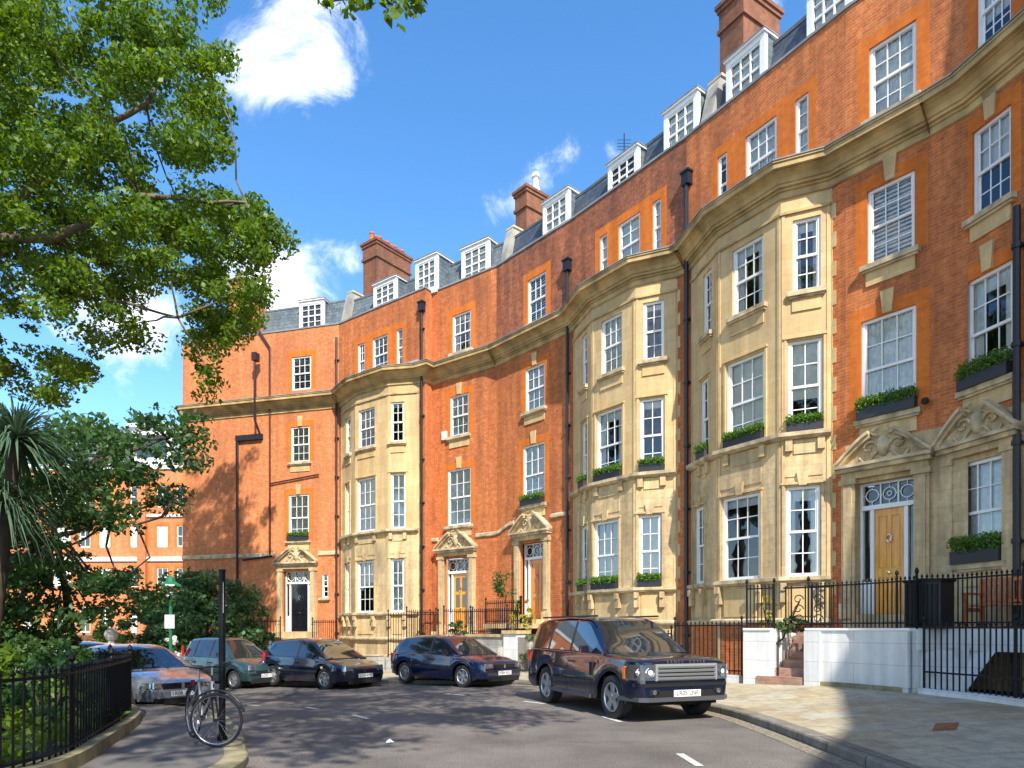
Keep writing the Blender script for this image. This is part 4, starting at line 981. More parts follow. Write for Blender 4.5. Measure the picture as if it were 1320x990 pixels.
# scroll panel
gp = empty('iron_scroll_panel', (w2[0][0], w2[0][1], TZ), 'black wrought-iron scrollwork panel at the top of the brick steps', 'ironwork')
fr = Fr(Vector(w2[0])+Vector((-.45,.35)), Vector(w2[0])+Vector((.35,-.25))); mb = MB()
for s in (.0, .12, .42, .54, .82, .95): mb.tube([fr.pos(s,-.35,TZ), fr.pos(s,-.35,TZ+.95)], .018, 'iron', 6)
for s0 in (.27, .68):
    for z_ in (.2,.42,.64):
        mb.tube([fr.pos(s0+.11*math.cos(t/10*5.5)*(1-t/18), -.35, TZ+z_+.11*math.sin(t/10*5.5)*(1-t/18)) for t in range(13)], .013, 'iron', 5)
mb.tube([fr.pos(-.05,-.35,TZ+.9), fr.pos(1.0,-.35,TZ+.9)], .022, 'iron', 6); mb.tube([fr.pos(-.05,-.35,TZ+.08), fr.pos(1.0,-.35,TZ+.08)], .016, 'iron', 6); mb.build('scrollwork', gp)
# basement-area railings right of the terrace wall
w3 = cut(RL, 1190, 1900)[:5]
w3 = [w for w in w3 if w[1] > 7]
lowwall('railing_plinth', 'low white plinth under the tall railings at the right edge', w3, lambda p: fz(p.x,p.y)+.10, 'white_wall', None, w=.3)
railing('tall area railing on a low white plinth at the right edge', w3, lz(.09), lambda p: 1.60, IR, step=.125, r=.016, low=.3)
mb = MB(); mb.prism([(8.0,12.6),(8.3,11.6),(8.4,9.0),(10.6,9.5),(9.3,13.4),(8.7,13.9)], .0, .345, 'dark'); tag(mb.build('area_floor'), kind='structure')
# area railings in front of the big bay and the middle house
w4 = cut(RL, 868, 958)
lowwall('railing_plinth', 'low white plinth under the railings beside the big dark four-wheel drive', w4, lambda p: fz(p.x,p.y)+.16, 'white_wall', None, w=.3)
railing('area railing with black posts in front of the big near stone bay', w4, lz(.16), lambda p: 1.66, IR, step=.12, r=.014)
w5 = cut(RL, 700, 866)
lowwall('railing_plinth', 'stone plinth under the railings behind the big dark four-wheel drive', w5, lambda p: fz(p.x,p.y)+.12, 'grey_wall', None, w=.3)
railing('area railing in front of the middle stone bay, behind the four-wheel drive', w5, lz(.12), lambda p: 1.45, IR, step=.13, r=.013)
# middle house: stone stair block between the two oak doors
blk = cut(RL, 600, 668); e = empty('stair_block', (blk[0][0], blk[0][1], 0), 'grey stone stair block with pale corner pier between the two oak-door entrances', 'steps')
fr = Fr(blk[0], blk[-1]); mb = MB(); zb = fz(*blk[0])-.15
fbox(mb, fr, 0, fr.L, -1.75, 0, zb, 1.25, 'grey_wall'); mb.build('block', e)
mb = MB(); fbox(mb, fr, fr.L-.62, fr.L, -.55, .06, zb, 1.36, 'white_wall'); fbox(mb, fr, fr.L-.67, fr.L+.05, -.6, .11, 1.36, 1.48, 'stone_pale'); mb.build('pier', e)
for i in range(5):
    mb = MB(); fbox(mb, fr, .3+.26*i, fr.L-.64, .02, .30, zb+.1+.19*i, zb+.1+.19*(i+1), 'grey_wall'); mb.build('step', e)
mb = MB(); fbox(mb, fr, -.03, fr.L-.66, -1.75, .05, 1.25, 1.34, 'stone_pale'); mb.build('coping', e)
railing('iron railing on the stone stair block between the two oak doors', [fr.xy(.1,-.1).to_tuple(), fr.xy(fr.L-.1,-.1).to_tuple()], lambda p: 1.36, lambda p: 2.2, IR, step=.11)
st = empty('door_steps', (0.6,25,0), 'pale stone landing and steps before the red-brown oak door', 'steps')
mb = MB(); fbox(mb, FC2, dD[0]-.4, dD[1]+.4, .02, 1.5, 1.55, 1.72, 'stone_pale'); fbox(mb, FC2, dD[0]-.1, dD[1]+.1, .02, .5, 1.72, 1.88, 'stone_pale'); mb.build('landing', st)
mb = MB(); fbox(mb, FC2, dD[0]-.3, dD[0]-.1, .1, 1.4, -.1, 1.55, 'grey_wall'); mb.build('support_wall', st)
w6 = [FC2.xy(dD[0]-.3,1.45).to_tuple(), FC2.xy(dD[1]+.35,1.45).to_tuple()]
railing('small balcony railing on the landing of the red-brown oak door', w6, lambda p: 1.72, lambda p: 2.5, IR, step=.12)
st = empty('door_steps', (-2,26.5,0), 'stone steps before the glazed oak door, partly behind the dark blue hatchback', 'steps')
for i in range(6):
    mb = MB(); fbox(mb, FC1, dC[0]-.25, dC[1]+.25, .0, .55+.30*(5-i), -.2 if i == 0 else -.08+.25*i, -.08+.25*(i+1), 'stone_pale'); mb.build('step', st)
for s, lb in ((dC[0]-.3, 'left'), (dC[1]+.3, 'right')):
    pts = [FC1.xy(s, n_).to_tuple() for n_ in (.2, 1.9)]
    railing(f'{lb} handrail railing of the steps to the glazed oak door', pts, lambda p: .9, lambda p: 2.25, IR, step=.12)
w7 = cut(RL, 500, 566)
lowwall('railing_plinth', 'stone plinth under the railings left of the glazed oak door', w7, lambda p: fz(p.x,p.y)+.5, 'grey_wall', None, w=.3)
railing('area railing left of the glazed oak door', w7, lz(.5), lambda p: 2.1, IR, step=.12)
w8 = cut(RL, 438, 498)
lowwall('garden_wall', 'low pale wall in front of the narrow left stone bay', w8, lambda p: fz(p.x,p.y)+.55, 'grey_wall', 'stone_trim', w=.3)
w9 = cut(RL, 322, 362); w10 = cut(RL, 402, 436)
lowwall('garden_wall', 'low white wall left of the black door', w9, lambda p: 1.0, 'white_wall', 'kerb', w=.3)
railing('iron railing on the low white wall left of the black door', w9, lambda p: 1.05, lambda p: 1.9, IR, step=.14)
lowwall('garden_wall', 'low wall right of the black door', w10, lambda p: .85, 'grey_wall', 'stone_trim', w=.3)
railing('iron railing right of the black door', w10, lambda p: .9, lambda p: 1.85, IR, step=.14)
st = empty('door_steps', (-11,32,0), 'stone steps before the black front door of the end house', 'steps')
for i in range(6):
    mb = MB(); fbox(mb, FA, dA[0]-.35, dA[1]+.35, .0, .5+.30*(5-i), -.6 if i == 0 else -.35+.29*i, -.35+.29*(i+1), 'stone_pale'); mb.build('step', st)
M['rust'] = plain('rusty_cover', (.26,.10,.04), .85, var=.4, vscale=12)
# utility cover, litter, markings
def patch(name, label, cat, pts, dz, mat, grp=None, z=gz):
    mb = MB(); mb.poly([(x, y, z(x, y)+dz) for x, y in pts], mat); return tag(mb.build(name), label, cat, grp)
patch('utility_cover', 'rusty rectangular utility cover set in the paving near the right edge', 'utility cover', [px(1201,933,.3), px(1233,934,.3), px(1236,928,.3), px(1206,927,.3)], .006, 'rust', z=fz)
for i, (x0, y0, x1, y1, lab) in enumerate(((876,972,902,988,'nearest white road dash at the bottom of the photo'), (455,921,475,927,'white road dash in the middle of the road shadow'),
        (394,908,410,912,'short white road dash left of the middle dash'), (318,901,334,904,'small white road dash nearest the lamp-black pole'), (300,911,318,914,'faint white road dash beside the black pole'),
        (675,903,703,907,'white bay mark beside the rear wheel of the four-wheel drive'), (778,924,800,931,'white bay mark beside the front wheel of the four-wheel drive'), (575,890,600,893,'thin white bay mark under the dark blue hatchback'))):
    A, B = Vector(px(x0,y0)), Vector(px(x1,y1)); d = (B-A).normalized(); n_ = Vector((d.y,-d.x))*.05
    mb = MB(); mb.poly([(q.x,q.y,gz(q.x,q.y)+.007) for q in (A-n_, A+n_, B+n_, B-n_)][::-1], 'marking'); o_ = mb.build('road_marking'); tag(o_, kind='structure')
q = px(502,958); mb = MB(); mb.mesh([(q[0]-.05,q[1],.008),(q[0]+.03,q[1]-.04,.02),(q[0]+.06,q[1]+.03,.01),(q[0]-.01,q[1]+.08,.05),(q[0]-.04,q[1]+.05,.03)], [(0,1,2),(0,2,3),(0,3,4)], 'white'); tag(mb.build('paper_scrap'), 'crumpled white paper scrap lying on the sunlit edge of the road', 'litter')
# ------------------------------------------------------------------ garden island on the left
KL = smoothline([(-13,18.2),(-9,15.4),(-6.6,13.5),(-5.2,12.1),(-3.98,10.0),(-3.36,8.6),(-3.02,7.8),(-2.92,7.1),(-2.95,6),(-3.2,4.6),(-3.9,3.2),(-5.5,2.2),(-8,1.6),(-12,1.4)])
FL = smoothline([(-15,18.0),(-11,15.4),(-8.2,13.2),(-6.7,11.8),(-5.95,10.6),(-5.4,9.2),(-5.05,8.2),(-4.72,7.2),(-4.66,6.4),(-5.0,5.6),(-5.8,5.0),(-7.5,4.4),(-11,4.0)])
sheet('garden_footpath', KL+[(-40,1.4),(-40,26)], .085, 'path_asphalt')
mb = MB(); mb.sweep(KL, [(0,-.05),(0,.075),(.02,.092),(.26,.094),(.26,0)], 'moss_stone', zf=lambda p: gz(p.x,p.y))
tag(mb.build('kerb'), kind='structure')
sheet('garden_soil', FL+[(-40,4),(-40,30)], .14, 'soil')
fzl = lambda p: gz(p.x, p.y)+.08
lowwall('garden_kerb', 'curved mossy stone kerb under the garden railings', FL, lambda p: fzl(p)+.15, 'moss_stone', None, w=.30, z0=lambda p: gz(p.x,p.y))
railing('curved black garden railing in the left foreground', FL, lambda p: fzl(p)+.13, lambda p: fzl(p)+1.02, None, step=.125, r=.013, post=1.9, low=.06)
# ------------------------------------------------------------------ cars
def interp(P, x):
    if x <= P[0][0]: return P[0][1]
    for (a, u), (b, v) in zip(P, P[1:]):
        if x <= b: return u+(v-u)*(x-a)/(b-a)
    return P[-1][1]
def smooth(P, x, h=.05): return (interp(P, x-h)+2*interp(P, x)+interp(P, x+h))/4
def text_mesh(txt, size, mat, name, parent, mtx, spacing=1.0, thick=.002):
    c = bpy.data.curves.new(name, 'FONT'); c.body = txt; c.size = size; c.align_x = 'CENTER'; c.align_y = 'CENTER'; c.space_character = spacing; c.extrude = thick
    t = bpy.data.objects.new('tmp', c); COL.objects.link(t); bpy.context.view_layer.update()
    me = bpy.data.meshes.new_from_object(t.evaluated_get(bpy.context.evaluated_depsgraph_get())); bpy.data.objects.remove(t)
    me.materials.clear(); me.materials.append(M[mat]); me.transform(mtx)
    o = bpy.data.objects.new(name, me); COL.objects.link(o); o.parent = parent; return o
def car(label, loc, heading, sp, group='cars parked along the crescent'):
    """local axes: x forward, y left, z up; origin on the road under the centre"""
    e = empty('parked_car', loc, label, 'car', group, rz=heading)
    Lh, Wd, body = sp['L']/2, sp['W']/2, sp['paint']
    xf, xr = Lh-sp['fo'], Lh-sp['fo']-sp['wb']; wr = sp['wr']; ar = wr+sp.get('gap', .06)
    sill, top = sp['sill'], sp['top']              # top: (x, z) of bonnet / belt / boot line, x from rear to front
    pr = sp.get('round', .55); pe = sp.get('endw', .80)
    def hw(x):                                      # plan outline
        t = (abs(x)-(Lh-pr))/pr
        m = 1-.035*(x/Lh)**2
        return Wd*(m if t <= 0 else m*(1-(1-pe)*(1-math.sqrt(max(0, 1-t*t)))))
    def zb(x):
        b = sill+(.05 if abs(x) > Lh-.35 else 0)
        for c in (xf, xr):
            if abs(x-c) < ar: b = max(b, wr+math.sqrt(max(0, ar*ar-(x-c)**2)))
        return b
    def ztop(x): return smooth(top, x)
    xs = sorted(set([round(v, 3) for v in list(np.linspace(-Lh, Lh, 56))+[c+s*ar*math.cos(a) for c in (xf, xr) for s in (-1, 1) for a in np.linspace(0, math.pi/2, 7)]+[s*(Lh-d) for s in (-1, 1) for d in (.01,.03,.07,.13,.2)]]))
    xs = [xs[0]]+[b for a, b in zip(xs, xs[1:]) if b-a > .004]
    crown = sp.get('crown', .07)
    def section(x):
        w, b, t = hw(x), zb(x), ztop(x); sh = t-crown; sh = max(sh, b+.05)
        f = lambda k: b+(sh-b)*k
        wl = lambda z: w-.045*max(0, (z-.62))/.35*1.0-.05*max(0, (.45-z))/.3
        P = [(wl(b)-.01, b)]+[(wl(f(k))+(.012 if .35 < k < .75 else 0), f(k)) for k in (.12,.3,.5,.68,.85,1)]
        P += [(wl(sh)-.055, sh+crown*.55), (wl(sh)*.72, t-.008), (wl(sh)*.36, t), (0, t+.004)]
        return P
    V = []; k = None; G = []
    for x in xs:
        S = section(x); row = [(x, y, z) for y, z in S]+[(x, -y, z) for y, z in S[-2::-1]]; k = len(row); G.append(row)
    mb = MB(); V = [p for r in G for p in r]; Fc = []
    for i in range(len(xs)-1):
        for j in range(k-1): Fc.append((i*k+j, (i+1)*k+j, (i+1)*k+j+1, i*k+j+1))
    Fc.append(tuple(range(k))); Fc.append(tuple(range((len(xs)-1)*k, len(xs)*k))[::-1])
    mb.mesh(V, Fc, body); mb.build('body', e, local=True, smooth=34)
    # cabin
    ro = sp['roof']                                 # (x, z) along the roof line, rear base .. windscreen base
    x0, x3 = ro[0][0], ro[-1][0]; xa, xb = sp['rear_top'], sp['ws_top']   # where rear glass ends, where screen starts
    cx = sorted(set([round(v, 3) for v in list(np.linspace(x0, x3, 30))+[xa, xb]+[p for q in sp['side'] for p in q]]))
    tumble = sp.get('tumble', .62)
    def csec(x):
        belt = ztop(x)-crown*.45; z = max(smooth(ro, x, .03), belt+.004); h = z-belt
        wb_ = hw(x)-.085; wr_ = wb_-tumble*h*.62
        return [(wb_, belt-.03), (wb_, belt), (wb_-tumble*.55*h*.55, belt+h*.5), (wb_-tumble*.62*h*.93-.0, belt+h*.88), (wr_-.05, belt+h*.965), (wr_-.12, z), (wr_*.5, z+.012*min(1, h*3)), (0, z+.018*min(1, h*3))]
    rows = [csec(x) for x in cx]; shell, ws, rw, sg = MB(), MB(), MB(), {}; nseg = len(rows[0])
    for i in range(len(cx)-1):
        xm = (cx[i]+cx[i+1])/2
        for j in range(nseg-1):
            for s in (1, -1):
                q = [(cx[i], s*rows[i][j][0], rows[i][j][1]), (cx[i+1], s*rows[i+1][j][0], rows[i+1][j][1]), (cx[i+1], s*rows[i+1][j+1][0], rows[i+1][j+1][1]), (cx[i], s*rows[i][j+1][0], rows[i][j+1][1])]
                if s < 0: q = q[::-1]
                if j >= 5 and xm > xb+.03: ws.poly(q, 'carglass')
                elif j >= 5 and xm < xa-.03 and xm > x0+.04: rw.poly(q, 'carglass')
                elif j in (1, 2) and any(a < xm < b for a, b in sp['side']): sg.setdefault((s, [a for a, b in sp['side'] if a < xm < b][0]), MB()).poly(q, 'carglass')
                elif j in (1, 2) and sp['side'][0][0] < xm < sp['side'][-1][1]: shell.poly(q, 'trim')
                else: shell.poly(q, body)
    for xx, rr in ((cx[0], rows[0]), (cx[-1], rows[-1])):
        shell.poly([(xx, y, z) for y, z in rr]+[(xx, -y, z) for y, z in rr[::-1]], body)
    shell.build('cabin', e, local=True, smooth=40); ws.build('windscreen', e, local=True, smooth=60)
    if rw.v: rw.build('rear_window', e, local=True, smooth=60)
    for m_ in sg.values(): m_.build('side_window', e, local=True, smooth=60)
    # underside and arches
    mb = MB(); mb.box(-Lh+.2, Lh-.2, -Wd+.22, Wd-.22, sill-.02, sill+.25, 'arch')
    for c in (xf, xr):
        mb.box(c-ar*.8, c+ar*.8, -Wd+.10, Wd-.10, wr+.05, wr+ar*.75, 'arch'); mb.box(c-ar*1.0, c+ar*1.0, -Wd+.34, Wd-.34, sill, wr+ar*.8, 'arch')
    mb.build('underbody', e, local=True)
    # band that follows the plan outline
    def outline(n=40):
        out = []
        for i in range(n+1):
            x = -Lh+2*Lh*i/n; out.append((x, hw(x)))
        return out
    def band(path, z0, z1, mat, off=.012, mbx=None, back=.05, lean=0):
        m = mbx or MB(); P = [Vector(p) for p in path]; k = len(P); O = []
        for i in range(k):
            d = (P[min(k-1, i+1)]-P[max(0, i-1)]).normalized(); n_ = Vector((d.y, -d.x)) ; O.append(n_)
        for i in range(k-1):
            a0, a1 = P[i]+O[i]*off, P[i+1]+O[i+1]*off; b0, b1 = P[i]-O[i]*back, P[i+1]-O[i+1]*back
            c0, c1 = a0-O[i]*lean, a1-O[i+1]*lean
            m.hexa([(*b0,z0),(*b1,z0),(*a1,z0),(*a0,z0),(*b0,z1),(*b1,z1),(*c1,z1),(*c0,z1)], mat)
        return m
    def front(y0, y1, n=14):
        """plan path round the nose from lateral position y0 to y1 (left positive), front to back beyond the corner"""
        out = []
        for i in range(n+1):
            y = y0+(y1-y0)*i/n; w1 = hw(Lh)
            if abs(y) <= w1: out.append((Lh, y))
            else:
                lo, hi = 0, Lh
                for _ in range(30):
                    mid = (lo+hi)/2
                    if hw(mid) > abs(y): lo = mid
                    else: hi = mid
                out.append((lo, y))
        return out
    def rearp(y0, y1, n=14): return [(-x, y) for x, y in front(y0, y1, n)][::-1]
    Wm = Wd*.958
    sp['detail'](e, sp, locals())
    # wheels
    for c in (xf, xr):
        for s in (1, -1):
            y = s*(Wd-.045); t = MB(); w = sp.get('tw', .21); ri = wr*sp.get('rimr', .70)
            t.lathe([(ri,-w),(wr-.03,-w),(wr,-w+.03),(wr,-.03),(wr-.02,-.008),(wr*.9,0),(ri+.01,-.004),(ri,-.02)], (c, y, wr), (0,s,0), 'tyre', 32)
            wh = t.build('tyre', e, local=True, smooth=35); wh.name = 'wheel'
            r = MB()
            r.lathe([(ri,-w),(ri,-.015),(ri-.012,-.006),(ri-.025,-.02),(ri-.03,-.09),(0,-.09)], (c, y, wr), (0,s,0), 'rim', 32)
            ns = sp.get('spokes', 5); hubr = wr*.16
            for q in range(ns):
                a = 2*math.pi*q/ns+.3; dx, dz = math.cos(a), math.sin(a); tx, tz = -dz, dx; sw = sp.get('sw', .055)
                def W3(rr, tt, oo): return (c+dx*rr+tx*tt, y+s*oo, wr+dz*rr+tz*tt)
                P = [W3(hubr*.6,-sw*.8,-.05), W3(ri-.02,-sw,-.05), W3(ri-.02,sw,-.05), W3(hubr*.6,sw*.8,-.05), W3(hubr*.6,-sw*.7,-.028), W3(ri-.02,-sw*.8,-.018), W3(ri-.02,sw*.8,-.018), W3(hubr*.6,sw*.7,-.028)]
                r.hexa(P, 'rim')
            r.lathe([(hubr,-.06),(hubr,-.025),(hubr*.6,-.018),(0,-.018)], (c, y, wr), (0,s,0), 'rim', 16)
            for q in range(ns):
                a = 2*math.pi*(q+.5)/ns+.3; rr = ri*.62
                r.lathe([(ri*.17,-.088),(0,-.087)], (c+math.cos(a)*rr, y, wr+math.sin(a)*rr), (0,s,0), 'arch', 10)
            r.build('rim', wh, local=True, smooth=35)
    return e
def boxpart(e, name, mat, *b):
    mb = MB(); [mb.box(*q, mat) for q in b]; return mb.build(name, e, local=True)
def mirror(e, x, y, z, mat, s):
    mb = MB(); V = []; 
    P = [(0,0),(.10,.02),(.12,.10),(.08,.19),(.0,.21),(-.04,.1)]
    mb.hexa([(x-.05,s*y,z),(x+.06,s*(y+.02),z),(x+.05,s*(y+.2),z+.01),(x-.06,s*(y+.2),z+.01),(x-.04,s*(y+.04),z+.15),(x+.02,s*(y+.05),z+.14),(x+.01,s*(y+.19),z+.13),(x-.05,s*(y+.2),z+.14)] if s > 0 else
            [(x-.06,s*(y+.2),z+.01),(x+.05,s*(y+.2),z+.01),(x+.06,s*(y+.02),z),(x-.05,s*y,z),(x-.05,s*(y+.2),z+.14),(x+.01,s*(y+.19),z+.13),(x+.02,s*(y+.05),z+.14),(x-.04,s*(y+.04),z+.15)], mat)
    m = mb.build('door_mirror', e, local=True, smooth=50)
    g = MB(); g.box(x-.063, x-.058, min(s*(y+.05), s*(y+.19)), max(s*(y+.05), s*(y+.19)), z+.02, z+.125, 'lamp'); g.build('mirror_glass', m, local=True)
def plate(e, txt, x, z, y=0, w=.52, yaw=0):
    mb = MB(); mb.box(x, x+.012, y-w/2, y+w/2, z-.055, z+.055, 'plate_white'); p = mb.build('number_plate', e, local=True)
    mtx = Matrix.Translation((x+.014, y, z)) @ Matrix.Rotation(R(90), 4, 'Z') @ Matrix.Rotation(R(90), 4, 'X')
    text_mesh(txt, .105, 'trim', 'lettering', p, mtx, 1.0)
def doorlines(e, lines, hw, z0, z1, mat='arch'):
    mb = MB()
    for x in lines:
        for s in (1, -1):
            zz = np.linspace(z0, z1, 8)
            for a, b in zip(zz, zz[1:]):
                wl = lambda z: hw(x)-.045*max(0, (z-.62))/.35-.05*max(0, (.45-z))/.3+.014
                A, B = s*wl(a), s*wl(b); q = [(x-.005,A,a),(x+.005,A,a),(x+.005,B,b),(x-.005,B,b)]
                mb.poly(q if s < 0 else q[::-1], mat)
    mb.build('door_gaps', e, local=True)
def handles(e, xs, hw, z, mat):
    for x in xs:
        for s in (1, -1):
            y = hw(x)-.045*max(0, z-.62)/.35; mb = MB(); mb.box(x-.1, x+.1, min(s*(y-.01), s*(y+.04)), max(s*(y-.01), s*(y+.04)), z-.015, z+.015, mat); mb.build('door_handle', e, local=True)
M['trim_grey'] = plain('dark_grey_metal', (.10,.105,.115), .35, metal=.4)
def suv_detail(e, sp, q):
    band, front, rearp, hw, Lh, Wd = q['band'], q['front'], q['rearp'], q['hw'], q['Lh'], q['Wd']
    # front(): from right side to left so the outward normal points forward
    f = lambda a, b, n=14: front(a, b, n)
    band(f(-.60,.60), .70, .97, 'grey_metal', .015).build('grille', e, local=True)
    m = MB()
    for z in (.925,.862,.80,.738): band(f(-.56,.56), z-.022, z+.012, 'rim', .035, m)
    for z in (.895,.83,.77): band(f(-.54,.54), z-.012, z+.012, 'arch', .020, m)
    m.build('grille_bars', e, local=True)
    for s in (1, -1):
        a, b = (.60, .93) if s > 0 else (-.93, -.60)
        h = band(f(a, b), .71, .96, 'lamp', .018).build('headlight', e, local=True)
        m = MB()
        for y, r in ((s*.70,.085),(s*.84,.07)):
            p = f(y-.001, y+.001, 1)[0]
            m.lathe([(r,.0),(r,.012),(r*.82,.016),(r*.78,.0),(0,.01)], (p[0]+.02-(.03 if abs(y) > .8 else 0), p[1], .835), (1,s*.25,0), 'chrome', 16)
            m.lathe([(r*.5,.013),(0,.026)], (p[0]+.02-(.03 if abs(y) > .8 else 0), p[1], .835), (1,s*.25,0), 'plate_white', 12)
        m.build('lamp_reflector', h, local=True)
        sidep = [(x, s*hw(x)) for x in (np.linspace(Lh-.42, Lh-.36, 3))]
        if s > 0: sidep = sidep[::-1]
        band(sidep, .72, .93, 'amber', .012).build('indicator', e, local=True)
        vent = [(x, s*hw(x)) for x in np.linspace(.83, .93, 3)]
        if s > 0: vent = vent[::-1]
        band(vent, .72, .95, 'arch', .008).build('wing_vent', e, local=True)
        p = f(s*.62-.09, s*.62+.09, 3); band(p, .47, .56, 'arch', .012).build('fog_light_recess', e, local=True)
        m = MB(); m.lathe([(.04,0),(.04,.02),(0,.03)], (Lh+.01, s*.62, .515), (1,0,0), 'lamp', 12); m.build('fog_light', e, local=True)
        boxpart(e, 'roof_rail', 'trim', (-1.9, .55, s*.66-.02, s*.66+.02, 1.765, 1.80))
        mirror(e, .72, .90, 1.10, 'navy', s)
    band(f(-.9,.9,18), .60, .655, 'arch', .012).build('lower_grille', e, local=True)
    band(f(-.95,.95,18), .36, .43, 'trim_grey', .022).build('bumper_lip', e, local=True)
    band(f(-.62,.62), .44, .535, 'arch', .012).build('lower_intake', e, local=True)
    mtx = Matrix.Translation((Lh-.008, 0, 1.0)) @ Matrix.Rotation(R(90), 4, 'Z') @ Matrix.Rotation(R(80), 4, 'X')
    text_mesh('RANGE  ROVER', .062, 'chrome', 'lettering', e, mtx, 1.9, .004)
    plate(e, 'LR05 LNF', Lh+.022, .49, .0)
    for s in (1, -1):
        st = [(x, s*hw(x)) for x in np.linspace(-.88, .86, 12)]
        if s > 0: st = st[::-1]
        band(st, .30, .36, 'trim_grey', .02).build('side_sill', e, local=True)
        st = [(x, s*hw(x)) for x in np.linspace(-.85, .82, 12)]
        if s > 0: st = st[::-1]
        band(st, .55, .585, 'trim', .012, back=.02).build('rubbing_strip', e, local=True)
        tl = [(x, s*hw(x)) for x in np.linspace(-Lh+.1, -Lh+.28, 4)]
        if s > 0: tl = tl[::-1]
        band(tl, .85, 1.08, 'red_lens', .012).build('tail_light', e, local=True)
    doorlines(e, (.86,-.12,-1.02), hw, .38, 1.05); handles(e, (.05,-.92), hw, .93, 'navy')
    boxpart(e, 'wiper', 'trim', (1.10,1.13,-.62,.1,1.125,1.14), (1.10,1.13,.12,.72,1.125,1.14))
def hatch_detail(e, sp, q):
    band, front, hw, Lh, Wd = q['band'], q['front'], q['hw'], q['Lh'], q['Wd']
    g0, g1, h0, h1 = sp['gr']; pc = sp['paint']
    band(front(-.42,.42), g0, g1, 'arch', .010).build('grille', e, local=True)
    m = MB(); [band(front(-.42,.42), z-.008, z+.008, 'chrome' if sp.get('chromegrille') else 'trim', .018, m) for z in np.linspace(g0+.02, g1-.01, 4)]
    band(front(-.03,.03,2), g0, g1, 'chrome', .02, m); m.build('grille_bars', e, local=True)
    for s in (1, -1):
        a, b = (.44, sp['hl']) if s > 0 else (-sp['hl'], -.44)
        h = band(front(a, b), h0, h1, 'lamp', .010, lean=.02).build('headlight', e, local=True)
        p = front(s*.56-.001, s*.56+.001, 1)[0]; m = MB(); m.lathe([(.055,.0),(.055,.01),(.045,.012),(0,.002)], (p[0]+.012, p[1], (h0+h1)/2), (1,s*.15,0), 'chrome', 14); m.build('lamp_reflector', h, local=True)
        tl = [(x, s*hw(x)) for x in np.linspace(-Lh+.03, -Lh+.20, 4)]
        if s > 0: tl = tl[::-1]
        band(tl, *sp['tail'], 'red_lens', .014).build('tail_light', e, local=True)
        mirror(e, sp['mx'], Wd-.10, sp['mz'], sp.get('mirror', 'trim'), s)
        st = [(x, s*hw(x)) for x in np.linspace(sp['strip'][0], sp['strip'][1], 12)]
        if s > 0: st = st[::-1]
        band(st, .50, .555, 'trim', .018, back=.02).build('rubbing_strip', e, local=True)
    band(front(-.60,.60), .20, .33, 'arch', .012).build('lower_intake', e, local=True)
    band(front(-Wd*.9,Wd*.9,18), .44, .50, sp.get('bstrip', 'trim'), .014).build('bumper_strip', e, local=True)
    plate(e, sp['plate'], Lh+.016, .42)
    b = [(-x, y) for x, y in front(-Wd*.9, Wd*.9, 18)][::-1]
    band(b, .42, .5, 'trim', .012).build('rear_bumper_strip', e, local=True)
    doorlines(e, sp['doors'], hw, .26, sp['dz']); handles(e, sp['hx'], hw, sp['dz']-.12, sp.get('mirror', 'trim'))
    boxpart(e, 'wiper', 'trim', (sp['wx'],sp['wx']+.02,-.55,.05,sp['wz'],sp['wz']+.012))
SUV = dict(L=4.79, W=1.94, fo=.87, wb=2.745, wr=.375, sill=.30, tw=.25, paint='navy', gap=.07, round=.5, endw=.80, crown=.06, rimr=.68, spokes=5, sw=.06,
    top=[(-2.395,.86),(-2.38,1.06),(-2.3,1.14),(-1.9,1.165),(0,1.155),(1.15,1.12),(1.9,1.085),(2.25,1.055),(2.33,1.02),(2.37,.97),(2.395,.90)],
    roof=[(-2.36,1.14),(-2.16,1.58),(-2.0,1.715),(-1.6,1.755),(-.6,1.775),(.25,1.745),(.45,1.68),(1.18,1.11)], rear_top=-2.1, ws_top=.42,
    side=[(-2.08,-1.20),(-1.10,-.16),(-.06,.86)], detail=suv_detail, tumble=.46)
GOLF = dict(L=4.15, W=1.735, fo=.84, wb=2.51, wr=.315, sill=.22, paint='navy2', tw=.195, round=.5, endw=.78, crown=.06, rimr=.68, spokes=6, sw=.045,
    top=[(-2.075,.55),(-2.06,.86),(-1.98,.93),(-1.2,.945),(0,.93),(.95,.91),(1.5,.84),(1.9,.745),(2.02,.69),(2.06,.62),(2.075,.52)],
    roof=[(-2.0,.93),(-1.72,1.27),(-1.55,1.37),(-1.0,1.43),(-.3,1.45),(.15,1.41),(.32,1.35),(1.08,.90)], rear_top=-1.62, ws_top=.30,
    side=[(-1.28,-.20),(-.12,.74)], detail=hatch_detail, gr=(.57,.67), hl=.74, tail=(.66,.90), mx=.62, mz=.90, strip=(-.95,.90),
    plate='Y784 RGC', doors=(.82,-.14,-1.05), dz=.88, hx=(-.02,-.98), wx=1.0, wz=.935)
GOLF['gr'] = (.555,.655, .56,.69)
FOCUS = dict(GOLF, L=4.05, W=1.71, paint='navy', roof=[(-1.98,.95),(-1.74,1.28),(-1.5,1.39),(-.9,1.45),(-.3,1.465),(.2,1.42),(.40,1.34),(1.20,.89)], ws_top=.36, side=[(-1.36,-.17),(-.08,.86)],
    top=[(-2.025,.55),(-2.01,.88),(-1.93,.95),(-1.2,.96),(0,.945),(1.0,.915),(1.5,.82),(1.85,.70),(1.97,.64),(2.01,.58),(2.025,.50)], gr=(.50,.60, .56,.70), hl=.76, tail=(.74,1.05), plate='LG54 KVE', chromegrille=True, mirror='navy')
